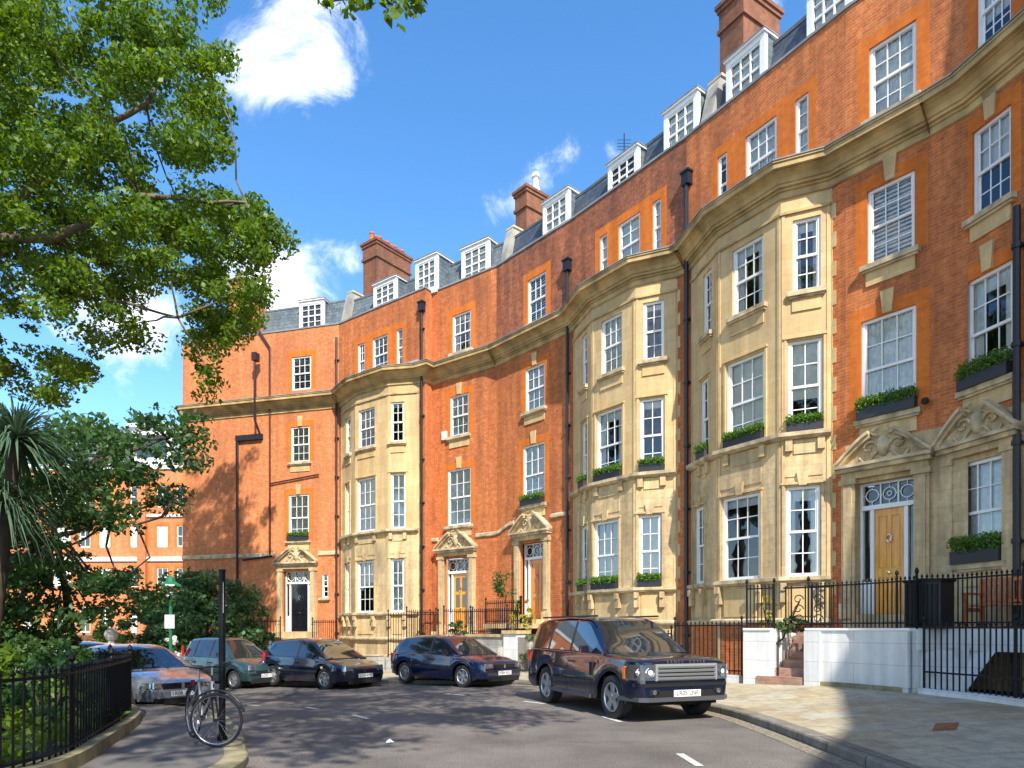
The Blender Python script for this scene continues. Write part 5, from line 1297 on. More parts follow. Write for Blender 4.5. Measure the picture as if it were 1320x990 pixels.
PANDA = dict(GOLF, L=3.54, W=1.60, fo=.68, wb=2.30, wr=.29, paint='green_car', round=.42, endw=.80,
    top=[(-1.77,.55),(-1.755,.95),(-1.70,1.0),(-.8,1.0),(.5,.98),(.95,.94),(1.35,.86),(1.62,.74),(1.72,.66),(1.755,.56),(1.77,.48)],
    roof=[(-1.73,1.0),(-1.62,1.42),(-1.48,1.53),(-.8,1.57),(-.1,1.56),(.2,1.49),(.92,.95)], rear_top=-1.56, ws_top=.2,
    side=[(-1.45,-1.05),(-.95,-.22),(-.12,.62)], gr=(.50,.58, .60,.76), hl=.70, tail=(.95,1.30), mx=.5, mz=.98, strip=(-.8,.75), plate='LD05 UWP', doors=(.70,-.17,-1.0), dz=.92, hx=(-.05,-.9), wx=.86, wz=.98, mirror='trim')
SALOON = dict(GOLF, L=4.53, W=1.82, fo=.78, wb=2.76, wr=.32, paint='silver_car', round=.85, endw=.62, rimr=.72,
    top=[(-2.265,.60),(-2.25,.92),(-2.15,1.0),(-1.6,1.02),(-.4,.97),(.9,.92),(1.5,.85),(1.95,.75),(2.15,.67),(2.24,.58),(2.265,.5)],
    roof=[(-1.75,1.0),(-1.1,1.30),(-.7,1.39),(-.2,1.42),(.15,1.40),(.35,1.34),(1.18,.90)], rear_top=-.95, ws_top=.30,
    side=[(-1.25,-.62),(-.52,.78)], gr=(.52,.64, .54,.66), hl=.80, tail=(.75,.93), mx=.66, mz=.90, strip=(-1.1,.95), plate='LK08 ZNV', doors=(.86,-.57), dz=.90, hx=(-.45,), wx=1.12, wz=.93, mirror='silver_car', bstrip='silver_car')
def carpos(x, y, px_h): return (x, y, gz(x, y))
def heading(dx, dy): return math.atan2(dy, dx)
c = (1.95, 13.45); car('big dark navy four-wheel drive with silver slatted grille parked at the right kerb', (c[0]+.05, c[1], gz(*c)), heading(.36,-.93), SUV)
c = (-1.75, 20.3); car('dark blue hatchback parked between the black-doored houses and the big four-wheel drive', (c[0], c[1], gz(*c)), heading(.74,-.67), GOLF)
c = (-5.85, 20.9); car('dark navy hatchback parked nose to the gap, just right of the teal car', (c[0], c[1], gz(*c)), heading(.80,-.60), FOCUS)
c = (-9.0, 22.0); car('small upright teal green hatchback half behind the black pole', (c[0], c[1], gz(*c)), heading(.84,-.54), PANDA)
c = (-8.85, 15.95); car('silver blue two-door saloon with its nose showing past the end of the garden railings', (c[0], c[1], gz(*c)), heading(.80,-.60), SALOON)
c = (-12.2, 19.6); car('blue car seen through the garden railings behind the silver saloon', (c[0], c[1], gz(*c)), heading(.70,-.71), dict(PANDA, paint='blue_car', plate='LB53 TXA', L=3.8))
# ------------------------------------------------------------------ bicycle chained to the black pole
def bicycle():
    e = empty('bicycle', (-4.27,9.14,.09), 'grey bicycle with turned front wheel leaning against the black pole', 'bicycle', rz=R(-50))
    r = .335
    def wheel(cx, yaw, name):
        m = MB(); ax = Vector((math.sin(yaw), math.cos(yaw), 0)); fw = Vector((math.cos(yaw), -math.sin(yaw), 0))
        ring = lambda rr: [Vector((cx,0,r))+fw*(rr*math.cos(t))+Vector((0,0,rr*math.sin(t))) for t in np.linspace(0, 2*math.pi, 41)]
        m.tube(ring(r-.019), .020, 'tyre', 7, cap=False); w = m.build(name, e, local=True, smooth=60)
        m = MB(); m.tube(ring(r-.036), .009, 'rim', 6, cap=False)
        for k in range(20):
            t = 2*math.pi*k/20; p = Vector((cx,0,r)); m.tube([p+ax*(.03 if k % 2 else -.03), p+fw*((r-.04)*math.cos(t))+Vector((0,0,(r-.04)*math.sin(t)))], .0016, 'rim', 3)
        m.build('rim', w, local=True)
        m = MB(); m.tube([Vector((cx,0,r))-ax*.05, Vector((cx,0,r))+ax*.05], .02, 'trim', 8); m.build('hub', w, local=True)
        m = MB(); P = [Vector((cx,0,r))+fw*((r+.03)*math.cos(t))+Vector((0,0,(r+.03)*math.sin(t))) for t in np.linspace(.3, 2.6, 14)]
        m.tube(P, .016, 'trim', 6); m.build('mudguard', w, local=True)
        return ax, fw
    wheel(0, 0, 'wheel'); yaw = R(-46); ax, fw = wheel(1.0, yaw, 'wheel')
    f = MB(); bb = (.42,0,.28); seat = (.28,0,.78); head = (.84,0,.80); head2 = (.87,0,.66)
    for a, b, rad in ((bb,seat,.021),(bb,head2,.026),(seat,head,.022),((0,.05,r),bb,.014),((0,-.05,r),bb,.014),((0,.05,r),seat,.012),((0,-.05,r),seat,.012),(head,head2,.026)): f.tube([a,b], rad, 'grey_metal', 8)
    f.build('frame', e, local=True, smooth=50)
    f = MB(); c1 = Vector((.89,0,.60))
    for s in (1, -1): f.tube([c1+ax*.05*s, Vector((1.0,0,r))+ax*.055*s], .012, 'pipe_black', 6)
    f.tube([c1-ax*.06, c1+ax*.06], .015, 'pipe_black', 6); f.tube([c1, (.83,0,.88)], .013, 'pipe_black', 6); f.build('fork', e, local=True)
    ax = Vector((math.sin(R(-12)), math.cos(R(-12)), 0)); fw = Vector((math.cos(R(-12)), -math.sin(R(-12)), 0)); f = MB(); h = Vector((.83,0,.98)); f.tube([(.83,0,.86), h], .013, 'rim', 6)
    f.tube([h+ax*.30-fw*.10+Vector((0,0,.03)), h+ax*.18, h, h-ax*.18, h-ax*.30-fw*.10+Vector((0,0,.03))], .012, 'trim', 7); f.tube([h+ax*.30-fw*.10+Vector((0,0,.03)), h+ax*.26-fw*.20+Vector((0,0,.03))], .017, 'trim', 7); f.tube([h-ax*.30-fw*.10+Vector((0,0,.03)), h-ax*.26-fw*.20+Vector((0,0,.03))], .017, 'trim', 7); hb = f.build('handlebar', e, local=True, smooth=60)
    f = MB(); f.tube([seat, (.26,0,.92)], .012, 'rim', 6); f.build('seat_post', e, local=True)
    f = MB(); V = []
    for x, w, z in ((.14,.085,.955),(.20,.08,.96),(.30,.035,.95),(.40,.02,.94)): V += [(x,-w,z-.02),(x,w,z-.02),(x,w*.8,z+.015),(x,-w*.8,z+.015)]
    Fc = [(0,1,2,3)[::-1], (12,13,14,15)]+[(4*i+j, 4*i+4+j, 4*i+4+(j+1)%4, 4*i+(j+1)%4) for i in range(3) for j in range(4)]
    f.mesh(V, Fc, 'trim'); f.build('saddle', e, local=True, smooth=70)
    f = MB(); f.lathe([(.09,-.004),(.09,.004),(.0,.004)], (.42,-.05,.28), (0,-1,0), 'rim', 20); f.tube([(.42,-.06,.28),(.50,-.08,.14)], .008, 'rim', 5); f.tube([(.42,.05,.28),(.34,.07,.42)], .008, 'rim', 5)
    f.box(.46,.55,-.16,-.08,.13,.15,'trim'); f.box(.29,.38,.07,.15,.41,.43,'trim'); f.build('crankset', e, local=True)
    f = MB(); f.box(1.0-.04,1.0+.02,-.03,.03,.73,.78,'lamp'); f.build('lamp', e, local=True); f = MB(); f.box(-.03,.0,-.025,.025,.72,.77,'red_lens'); f.build('rear_lamp', e, local=True)
    f = MB(); P = [Vector((.55+.16*math.cos(t), .05*math.sin(t), .5+.16*math.sin(t))) for t in np.linspace(0, 2*math.pi, 20)]; f.tube(P, .012, 'trim', 6); f.build('lock', e, local=True)
bicycle()
# poles and signs
e = empty('sign_pole', (-3.80,8.95,.09), 'tall black square-topped pole with an edge-on sign plate, bicycle leaning on it', 'pole'); mb = MB()
mb.tube([(-3.80,8.95,.05),(-3.80,8.95,2.30)], .042, 'iron', 12); mb.lathe([(.042,0),(.05,.0),(.05,.03),(0,.04)], (-3.80,8.95,2.29), (0,0,1), 'iron', 12); mb.build('post', e, smooth=40)
mb = MB(); mb.tube([(-3.80,8.95,.08),(-3.80,8.95,.14)], .065, 'iron', 12); mb.build('base_collar', e)
mb = MB(); fr = Fr((-3.748,8.86),(-3.934,9.30)); fbox(mb, fr, 0, .44, -.004, .004, 1.75, 2.15, 'grey_metal'); mb.build('sign_plate', e)
mb = MB(); mb.tube([(-3.80,8.95,1.85),(-3.76,8.98,1.85)], .012, 'grey_metal', 6); mb.tube([(-3.80,8.95,2.08),(-3.76,8.98,2.08)], .012, 'grey_metal', 6); mb.build('bracket', e)
gx, gy = -11.3, 22.6
e = empty('green_post', (gx,gy,gz(gx,gy)), 'bright green lamp-like post with white notice, left of the big shrub', 'lamp post'); b0 = gz(gx,gy)+.1
mb = MB(); mb.tube([(gx,gy,b0-.1),(gx,gy,2.55)], .05, 'green_paint', 10); mb.tube([(gx,gy,b0),(gx,gy,b0+.5)], .085, 'green_paint', 10); mb.build('post', e, smooth=40)
mb = MB(); mb.lathe([(.08,0),(.14,.06),(.17,.38),(.15,.40),(0,.40)], (gx,gy,2.55), (0,0,1), 'plate_white', 6); mb.build('lantern', e)
mb = MB(); mb.lathe([(.36,0),(.34,.06),(.16,.16),(.14,.30),(.04,.34),(0,.4)], (gx,gy,2.93), (0,0,1), 'green_paint', 8); mb.build('lantern_roof', e)
mb = MB(); mb.box(gx-.16,gx+.16,gy-.08,gy-.06,1.55,2.0,'plate_white'); mb.build('notice', e)
# bench, bin, pots on the terrace
def bench():
    fr = Fr((8.35,12.75),(8.95,11.35)); e = empty('garden_bench', (8.7,12,TZ), 'orange teak garden bench behind the terrace railing under the shaded window', 'bench')
    w = fr.L
    s = MB(); [fbox(s, fr, .02, w-.02, -.12-.09*i-.075, -.12-.09*i, TZ+.40, TZ+.43, 'teak') for i in range(5)]; s.build('seat', e)
    s = MB(); [fbox(s, fr, .05+.1*i, .05+.1*i+.06, -.62, -.60, TZ+.50, TZ+.86, 'teak') for i in range(int((w-.1)/.1))]; fbox(s, fr, 0, w, -.635, -.585, TZ+.86, TZ+.93, 'teak'); fbox(s, fr, 0, w, -.635, -.585, TZ+.47, TZ+.52, 'teak'); s.build('backrest', e)
    for a in (0, w-.07):
        for n0 in (-.16, -.64):
            s = MB(); fbox(s, fr, a, a+.07, n0, n0+.06, TZ, TZ+(.62 if n0 > -.5 else .86), 'teak'); s.build('leg', e)
        s = MB(); fbox(s, fr, a-.01, a+.08, -.64, -.08, TZ+.62, TZ+.66, 'teak'); s.build('armrest', e)
        s = MB(); fbox(s, fr, a+.01, a+.06, -.6, -.15, TZ+.30, TZ+.37, 'teak'); s.build('side_rail', e)
bench()
fr = Fr((7.55,13.15),(7.85,12.55)); e = empty('bin_store', (7.7,12.85,TZ), 'black slatted box standing on the terrace beside the golden oak door', 'storage box')
mb = MB(); fbox(mb, fr, 0, fr.L, -.45, -.05, TZ, TZ+.86, 'trim'); [fbox(mb, fr, .03+.09*i, .08+.09*i, -.05, -.035, TZ+.04, TZ+.82, 'iron') for i in range(int(fr.L/.09))]; mb.build('box', e)
mb = MB(); fbox(mb, fr, -.03, fr.L+.03, -.48, -.02, TZ+.86, TZ+.90, 'iron'); mb.build('lid', e)
# ------------------------------------------------------------------ vegetation
def inpoly(P, poly):
    c = False; j = len(poly)-1
    for i in range(len(poly)):
        (xi, yi), (xj, yj) = poly[i], poly[j]
        if (yi > P[1]) != (yj > P[1]) and P[0] < (xj-xi)*(P[1]-yi)/(yj-yi)+xi: c = not c
        j = i
    return c
def proj(x, y, z): return CX+F*x/y, HZ-F*(z-EYE)/y
def limb(mb, a, b, r0, r1, mat, wob=.12, n=6):
    a, b = Vector(a), Vector(b); L = (b-a).length; pts = []; rs = []
    for i in range(n+1):
        t = i/n; p = a.lerp(b, t)+Vector((random.uniform(-1,1), random.uniform(-1,1), random.uniform(-.6,.9)))*wob*L*.16*math.sin(t*math.pi)
        pts.append(p); rs.append(r0+(r1-r0)*t)
    mb.tube(pts, rs, mat, 7); return pts
def gen_tree(name, label, base, trunk_top, r, mat_bark, mat_leaf, clumps, leaf, limbs, grp=None, twigs=True, cat='tree', extra=None):
    e = empty(name, base, label, cat, grp)
    t = MB(); limb(t, base, trunk_top, r, r*.6, mat_bark, .08, 8); t.build('trunk', e, smooth=60)
    for q in limbs:
        b = MB()
        for i in range(len(q)-1): limb(b, q[i][0], q[i+1][0], q[i][1], q[i+1][1], mat_bark, .25)
        b.build('limb', e, smooth=60)
    if twigs:
        nodes = [Vector(p[0]) for q in limbs for p in q]+[Vector(trunk_top)]
        cand = clumps[::max(1, len(clumps)//95)]
        for c in cand:
            p = Vector(c[:3]); m = min(nodes, key=lambda v: (v-p).length)
            if (m-p).length < 7: tw = MB(); limb(tw, m, p, .035, .01, mat_bark, .5, 4); tw.build('branch', e)
    leaves('crown', clumps, leaf, mat_leaf, e, extra=extra)
    return e
GT = 'garden trees and shrubs'
# -- big plane tree: crown reaches over the upper left of the picture
sil = [(-900,-900),(290,-900),(285,0),(300,60),(310,150),(292,205),(240,205),(232,232),(300,246),(340,262),(356,300),(345,345),(352,385),(335,415),(318,440),(292,452),(296,500),(270,515),(262,470),(232,420),(205,400),(200,440),(160,432),(118,470),(100,512),(60,520),(20,500),(-900,560)]
holes_ = [(60,150,26),(95,130,20),(170,200,22),(205,215,25),(45,300,20),(110,330,18),(190,395,34),(225,385,22),(150,60,16),(100,400,24),(60,420,18),(20,240,18),(150,260,16),(180,150,18),(255,160,16),(15,430,20),(20,170,16),(250,30,14)]
cl = []; tries = 0
while len(cl) < 1150 and tries < 60000:
    tries += 1
    y = random.uniform(15.5, 24.5); x = random.uniform(-27, -6); z = random.uniform(8, 21)
    # overall crown envelope
    if ((x+17.5)/11.5)**2+((y-20.5)/6.5)**2+((z-15)/8.5)**2 > 1: continue
    u, v = proj(x, y, z)
    if not inpoly((u+6, v), sil): continue
    if any((u-a)**2+(v-b)**2 < (c*.95)**2 for a, b, c in holes_): continue
    k = random.choice((0, 1, 1, 2))
    rx = (.35,.55,.8)[k]*random.uniform(.8,1.2); cl.append((x, y, z, rx, rx*.55, int(rx*rx*900)))
for u, v, d in ((315,350,19),(325,330,19.2),(318,375,19),(330,355,19.4),(305,330,19),(322,392,19.2),(310,365,19.3),(268,500,19.5),(272,478,19.3),(280,458,19),(262,485,19.2),(290,440,19),(300,425,19.2),(343,300,19),(338,330,18.5),(330,270,18.8),(340,380,19),(310,400,19)):
    cl.append(((u-CX)*d/F, d, EYE+(HZ-v)*d/F, .32, .26, 60))
n_ = 0
while n_ < 60:
    u, v, d = random.uniform(170, 346), random.uniform(0, 430), random.uniform(17.5, 21)
    if inpoly((u+8, v), sil) and not any((u-a)**2+(v-b)**2 < (c*.8)**2 for a, b, c in holes_): cl.append(((u-CX)*d/F, d, EYE+(HZ-v)*d/F, .42, .26, 150)); n_ += 1
def thin(P):
    u = CX+F*P[:,0]/P[:,1]; v = HZ-F*(P[:,2]-EYE)/P[:,1]
    keep = np.ones(len(P), bool)
    n = np.sin(P[:,0]*2.1+P[:,2]*1.3)+np.sin(P[:,2]*2.7-P[:,1]*1.7)+np.sin(P[:,0]*3.9-P[:,2]*3.1+P[:,1])
    return keep & (rng.random(len(P)) < np.clip(.85+.3*n, .3, 1))
tr = (-18.5,20.5,.0)
gen_tree('plane_tree', 'tall plane tree whose bright leafy crown fills the upper left of the photo', tr, (-17.2,20.3,9.0), .48, 'bark', 'leaf_plane', cl, .135,
    [[((-17.2,20.3,9.0),.30),((-15.6,19.8,15),.22),((-13.8,19.2,19.5),.14),((-12.5,19,23),.07)],
     [((-17.2,20.3,8.6),.24),((-14.5,19.4,12.6),.17),((-12.6,18.8,12.3),.12),((-10.2,18.7,13.4),.08),((-7.4,19,13.4),.03)],
     [((-16.2,20,13),.18),((-13.5,19.8,14.8),.12),((-10.5,19.6,16.6),.07),((-9.4,19.5,18.3),.03)],
     [((-17.2,20.3,9),.25),((-18.5,21,15),.16),((-19.5,21.5,21),.08)],
     [((-14.5,19.4,12.6),.08),((-12,18.9,10.8),.05),((-9.3,19,10.2),.03),((-8.6,19.2,8.9),.015)],
     [((-13.8,19.2,19.5),.10),((-11,19,20.5),.05),((-8.8,19,20.2),.03)]], GT, extra=thin)
# -- dark drooping tree in the middle left
sil2 = [(-300,520),(30,545),(62,560),(112,545),(140,560),(170,550),(200,530),(240,528),(256,545),(250,566),(232,575),(240,590),(256,602),(235,612),(225,632),(246,640),(250,665),(222,668),(210,690),(190,655),(160,648),(150,690),(175,700),(170,735),(205,760),(200,790),(160,800),(140,790),(110,812),(98,840),(60,880),(-300,900)]
cl = []; tries = 0
while len(cl) < 430 and tries < 60000:
    tries += 1
    y = random.uniform(11.5, 16.5); x = random.uniform(-17, -6.2); z = random.uniform(1.2, 6.6); u, v = proj(x, y, z)
    if not inpoly((u, v), sil2): continue
    if u > 120 and random.random() < .2: continue
    if any((u-a)**2+(v-b)**2 < c*c for a, b, c in ((215,600,14),(200,615,16),(110,690,24),(140,700,20),(95,790,18),(160,720,14),(60,760,12),(80,640,12),(120,775,14),(60,700,13),(190,655,12),(150,600,10),(85,600,12),(120,650,11),(40,800,12))): continue
    rx = random.uniform(.25,.55); cl.append((x, y, z, rx*1.2, rx*.5, int(rx*rx*800)))
gen_tree('garden_tree', 'dark drooping garden tree in front of the distant mansion block', (-9.0,14.3,.1), (-9.4,14.0,3.6), .10, 'bark_dark', 'leaf_dark', cl, .12,
    [[((-9.4,14,3.6),.07),((-8.6,13.8,4.8),.05),((-7.0,13.8,5.4),.02)], [((-9.4,14,3.4),.06),((-8.0,13.8,3.8),.03),((-6.8,13.8,4.2),.015)], [((-9.4,14,3.6),.06),((-11,13.8,5.2),.03)]], GT, extra=thin)
# -- cabbage palm
def palm(e, c, n, L, mat, droop=.6, w=.035):
    V = []; Fc = []; c = Vector(c)
    for i in range(n):
        az = random.uniform(0, 2*math.pi); el = random.uniform(-.35, 1.35); d = Vector((math.cos(az)*math.cos(el), math.sin(az)*math.cos(el), math.sin(el)))
        ll = L*random.uniform(.7, 1.1); sd = d.cross(Vector((0,0,1))); sd = sd.normalized() if sd.length > .01 else Vector((1,0,0)); b = len(V); K_ = 6
        for k in range(K_+1):
            t = k/K_; p = c+d*ll*t+Vector((0,0,-1))*droop*ll*t*t*random.uniform(.8,1.1); ww = w*(1-t)*(.6+1.2*min(t*3,1))
            V += [p-sd*ww, p+Vector((0,0,-.15*ww)), p+sd*ww]
        for k in range(K_):
            for j in (0, 1): Fc.append((b+3*k+j, b+3*k+j+1, b+3*k+4+j, b+3*k+3+j))
    mb = MB(); mb.mesh(V, Fc, mat); return mb.build('crown', e)
e = empty('cabbage_palm', (-8.6,11.2,.1), 'spiky cabbage palm with long drooping blades at the left edge', 'palm', GT); mb = MB()
mb.tube([(-8.6,11.2,.0),(-8.5,11.2,1.6),(-8.25,11.1,3.2),(-8.0,11.0,4.5)], [.14,.12,.11,.10], 'bark_dark', 8); mb.build('trunk', e, smooth=50)
palm(e, (-8.0,11.0,4.6), 420, 1.35, 'leaf_palm', .55, .017); palm(e, (-8.25,11.05,3.6), 260, 1.25, 'leaf_palm', .9, .017)
# -- shrubs behind the garden railing
def shrub(name, label, base, r, h, n, leaf, mat, grp=GT, stems=5, cat='shrub'):
    e = empty(name, base, label, cat, grp); cl = []; x, y, z = base; s = MB()
    for i in range(n):
        a = random.uniform(0, 2*math.pi); q = math.sqrt(random.random())*r; zz = z+h*random.uniform(.12,1)*(1-.45*(q/r)**2); rr = r*random.uniform(.16,.30)
        cl.append((x+q*math.cos(a), y+q*math.sin(a), zz, rr, rr*.7, int(240*rr*rr/(leaf*leaf*60)*3)+24))
        if i < stems*2: s.tube([(x+random.uniform(-.1,.1),y+random.uniform(-.1,.1),z),(x+q*math.cos(a)*.5,y+q*math.sin(a)*.5,z+(zz-z)*.6),(x+q*math.cos(a),y+q*math.sin(a),zz)], [.02,.014,.006], 'bark_dark', 5)
    s.build('stems', e); leaves('foliage', cl, leaf, mat, e); return e
fpos = [(-6.6,7.0),(-6.0,8.8),(-7.6,9.4),(-7.2,11.0),(-8.8,11.8),(-9.6,9.0),(-10.2,13.6),(-6.7,10.1),(-8.0,7.2),(-11.8,11.2)]
labs = ['bright green shrub low behind the nearest garden railings','dark shrub pressed against the middle of the garden railings','bushy green shrub behind the left garden railings','dark shrub by the end bars of the garden railings','tall dark shrub under the cabbage palm','broad dark shrub at the left edge under the palm','dark bush in front of the blue car','leafy green bush at the curved end of the garden kerb','light green bush at the lower left corner','deep green shrub far back in the garden']
for i, (x, y) in enumerate(fpos):
    hh = (1.0,1.15,1.3,1.3,2.4,2.6,1.6,.75,.8,2.6)[i]; br = i in (0,2,7,8)
    shrub('shrub', labs[i], (x, y, .1), (.8,.6,.9,.7,1.1,1.3,1.0,.5,.9,1.5)[i], hh, 34, .085 if not br else .10, 'leaf_plane' if br else 'leaf_dark')
cl = []
for i in range(260):
    x = random.uniform(-12, -4.6); y = random.uniform(4.5, 13)
    if min((Vector((x,y))-Vector(p)).length for p in FL) < .25 or x > np.interp(y, [5,6,7,8.2,9.2,10.6,12], [-5.3,-4.8,-4.95,-5.25,-5.6,-6.1,-7.0]): continue
    cl.append((x, y, .30, .35, .18, 60))
tag(leaves('ground_cover', cl, .11, 'leaf_bright'), kind='stuff')
# -- front garden planting along the terrace
shrub('shrub', 'large dense green shrub against the blank brick wall left of the black door', (-13.3,29.6,-.2), 2.6, 4.3, 120, .20, 'leaf_shrub', 'front garden plants')
shrub('shrub', 'lower dark green shrub to the left of the large shrub, behind the green post', (-15.9,28.8,-.3), 1.5, 2.6, 50, .18, 'leaf_dark', 'front garden plants')
shrub('shrub', 'white-flowering bush behind the silver saloon', (-13.0,25.6,-.3), 1.1, 1.5, 40, .13, 'petal', GT)
shrub('shrub', 'yellow green climbing plant on the railing left of the terrace steps', (5.95,15.9,TZ-.1), .22, 1.0, 16, .07, 'leaf_yellow', 'front garden plants')
shrub('shrub', 'low green plant at the foot of the terrace railing scrollwork', (6.35,15.35,TZ-.1), .35, .4, 14, .07, 'leaf_shrub', 'front garden plants')
w = FC2.xy(2.95, 1.3); shrub('shrub', 'yellowish bush right of the red-brown oak door', (w.x, w.y, 1.3), .42, 1.3, 26, .09, 'leaf_yellow', 'front garden plants')
w = FC1.xy(2.5, 1.3); shrub('shrub', 'small green plant on the stone stair block between the two doors', (w.x, w.y, 1.3), .45, .6, 20, .08, 'leaf_shrub', 'front garden plants')
w = FDw.xy(.6, 1.5); shrub('shrub', 'green plants in the basement area left of the middle stone bay', (w.x, w.y, .5), .8, 1.1, 26, .09, 'leaf_shrub', 'front garden plants')
e = empty('potted_tree', (-.25,25.2,1.34), 'small round-headed bay tree in a pot between the two oak doors', 'potted tree', 'front garden plants')
mb = MB(); mb.lathe([(0,0),(.16,0),(.21,.36),(.23,.36),(.23,.41),(.18,.41),(.17,.34),(0,.34)], (-.25,25.2,1.34), (0,0,1), 'pot', 16); mb.build('pot', e, smooth=40)
mb = MB(); mb.tube([(-.25,25.2,1.6),(-.27,25.2,2.2),(-.22,25.2,2.8)], .022, 'bark_dark', 6); mb.build('trunk', e)
cl = [(-.23+random.uniform(-.35,.35),25.2+random.uniform(-.35,.35),3.15+random.uniform(-.38,.38),.22,.18,55) for _ in range(16)]; leaves('crown', cl, .075, 'leaf_dark', e)
# -- hedge by the far road
e = empty('hedge', (-17.5,27.5,-.3), 'clipped hedge beyond the blue car', 'hedge', GT); cl = [(-19+.18*i,27.5+random.uniform(-.3,.3),.6+random.uniform(-.5,.6),.4,.4,90) for i in range(24)]; leaves('foliage', cl, .1, 'leaf_box', e)
# -- overhead tree behind the camera: its twigs dip into the top of the frame, its shade lies on the road
cl = []; 
while len(cl) < 250:
    x = random.uniform(-6, 5.0); y = random.uniform(-9.5, 9); z = random.uniform(9, 18)
    if ((x-.5)/4.2)**2+((y-1.5)/5.6)**2+((z-13.2)/4)**2 > 1 and ((x+1.2)/2.6)**2+((y+4.2)/2.6)**2+((z-12)/2.5)**2 > 1: continue
    if y > .5:
        u, v = proj(x, y, z)
        if -60 < u < 1380 and v > -60: continue
    rx = random.uniform(.45,.95); cl.append((x, y, z, rx, rx*.5, int(rx*rx*170)))
for u, v, d in ((425,2,12.2),(452,6,12),(470,-2,12),(500,0,11.8),(520,14,11.8),(535,8,11.9),(510,24,11.7),(440,-12,12.2),(540,-10,11.9)):
    cl.append(((u-CX)*d/F, d, EYE+(HZ-v)*d/F, .22, .12, 24))
gen_tree('plane_tree', 'overhead plane tree behind the camera, only a few dark twigs showing at the top centre', (-3.6,-5.2,0), (-3.0,-4.6,8.5), .38, 'bark', 'leaf_plane', cl, .17,
    [[((-3,-4.6,8.5),.22),((-1.4,-2,12),.14),((-1.6,3,13.4),.08),((-2.1,9,13.2),.04),((-2.2,12,12.8),.012)], [((-3,-4.6,8.5),.2),((-1.5,-4.5,13),.1)], [((-3,-4.6,8.5),.2),((0,-1,13.5),.1),((2.5,2,15),.05)]], GT, extra=thin)
# -- fallen leaves in the gutter
P = [(-3.2+random.gauss(0,.22), 8.1+random.gauss(0,.9)) for _ in range(60)]
P = [(x+.35+(8.1-y)*.0, y) for x, y in P]
cl = []
for i in range(46):
    t = random.random(); k = int(t*10); a = KL[28+k] if 28+k < len(KL) else KL[-1]; cl.append((a[0]+.18+abs(random.gauss(0,.1)), a[1]+random.gauss(0,.1), .02, .12, .008, 14))
tag(leaves('fallen_leaves', cl, .05, 'leaf_litter', flat=4), kind='stuff')
# ------------------------------------------------------------------ distant mansion block
fb = Fr((-62,58),(-12,56)); BZ = (14.6,)
e = empty('mansion_block', (-37,57,0), 'distant red-brick mansion block with white bands seen through the garden trees', 'building')
rows_ = [(1.2,3.4),(5.0,6.6),(8.3,10.1),(11.6,13.4)]; hs = []
k = 0; s = 1.2
while s < fb.L-2:
    wd = 1.5 if k % 3 == 1 else .95
    for r_, (a, b) in enumerate(rows_): hs.append((s, s+wd, a, b))
    s += wd+(.75 if k % 3 else 1.7); k += 1
hs = hs[-72:]; mb = MB(); wallpanel(mb, fb, 0, fb.L, -1, 15.2, hs, 'brick_left', dress=[surroundrect(h, .25, .18) for h in hs], depth=.15)
mb.sweep([fb.p.to_tuple(), fb.q.to_tuple()], [(0,15.2),(-.5,15.2),(-6,20),(-14,20),(-14,0)], 'slate'); mb.build('wall', e)
for z, h in ((7.3,.35),(10.9,.2),(15.0,.5)):
    mb = MB(); mb.sweep([fb.p.to_tuple(), fb.q.to_tuple()], [(0,z-h/2),(.15,z-h/2),(.2,z+h/2),(0,z+h/2)], 'white'); mb.build('white_band', e)
for h in hs:
    a, b, c, d = h; m = MB(); r = -.08
    for x0, x1, y0, y1 in ((a,a+.09,c,d),(b-.09,b,c,d),(a,b,d-.09,d),(a,b,c,c+.12),(a,b,(c+d)/2-.04,(c+d)/2+.04),((a+b)/2-.025,(a+b)/2+.025,c,d)): fbox(m, fb, x0, x1, r-.05, r, y0, y1, 'white')
    w = m.build('window', e); g = MB(); g.poly([fb.pos(a,r-.055,c),fb.pos(b,r-.055,c),fb.pos(b,r-.055,d),fb.pos(a,r-.055,d)], random.choice(['carglass','net','blind','carglass'])); g.build('pane', w)
s = fb.L-19
for k in range(6):
    mb = MB(); fbox(mb, fb, s, s+.7, -.02, .35, -1, 15.2, 'brick_left'); mb.build('pier', e); s += 6.3
for s in (fb.L-9, fb.L-20):
    mb = MB(); fbox(mb, fb, s, s+3.4, -2.5, -.6, 15.3, 18.4, 'white'); fbox(mb, fb, s+.4, s+3.0, -.6, -.58, 15.9, 17.8, 'carglass'); fbox(mb, fb, s-.3, s+3.7, -2.6, -.3, 18.4, 18.7, 'white'); mb.build('dormer', e)
# low garden wall with ball pier beyond the far cars
lowwall('garden_wall', 'low brick wall in front of the distant mansion block', [(-34,44),(-17.5,41)], lambda p: 1.1, 'brick_left', 'stone_trim', w=.35, z0=lambda p: -.5)
e = empty('stone_pier', (-15.2,25.9,-.35), 'short dark stone pier with a ball on top beyond the blue car', 'pier'); mb = MB(); mb.box(-15.45,-14.95,25.65,26.15,-.4,1.0,'grey_wall'); mb.build('shaft', e)
mb = MB(); mb.lathe([(.12,0),(.1,.06),(.2,.16),(.25,.32),(.2,.46),(.1,.55),(0,.57)], (-15.2,25.9,1.0), (0,0,1), 'grey_wall', 16); mb.build('ball', e, smooth=60)
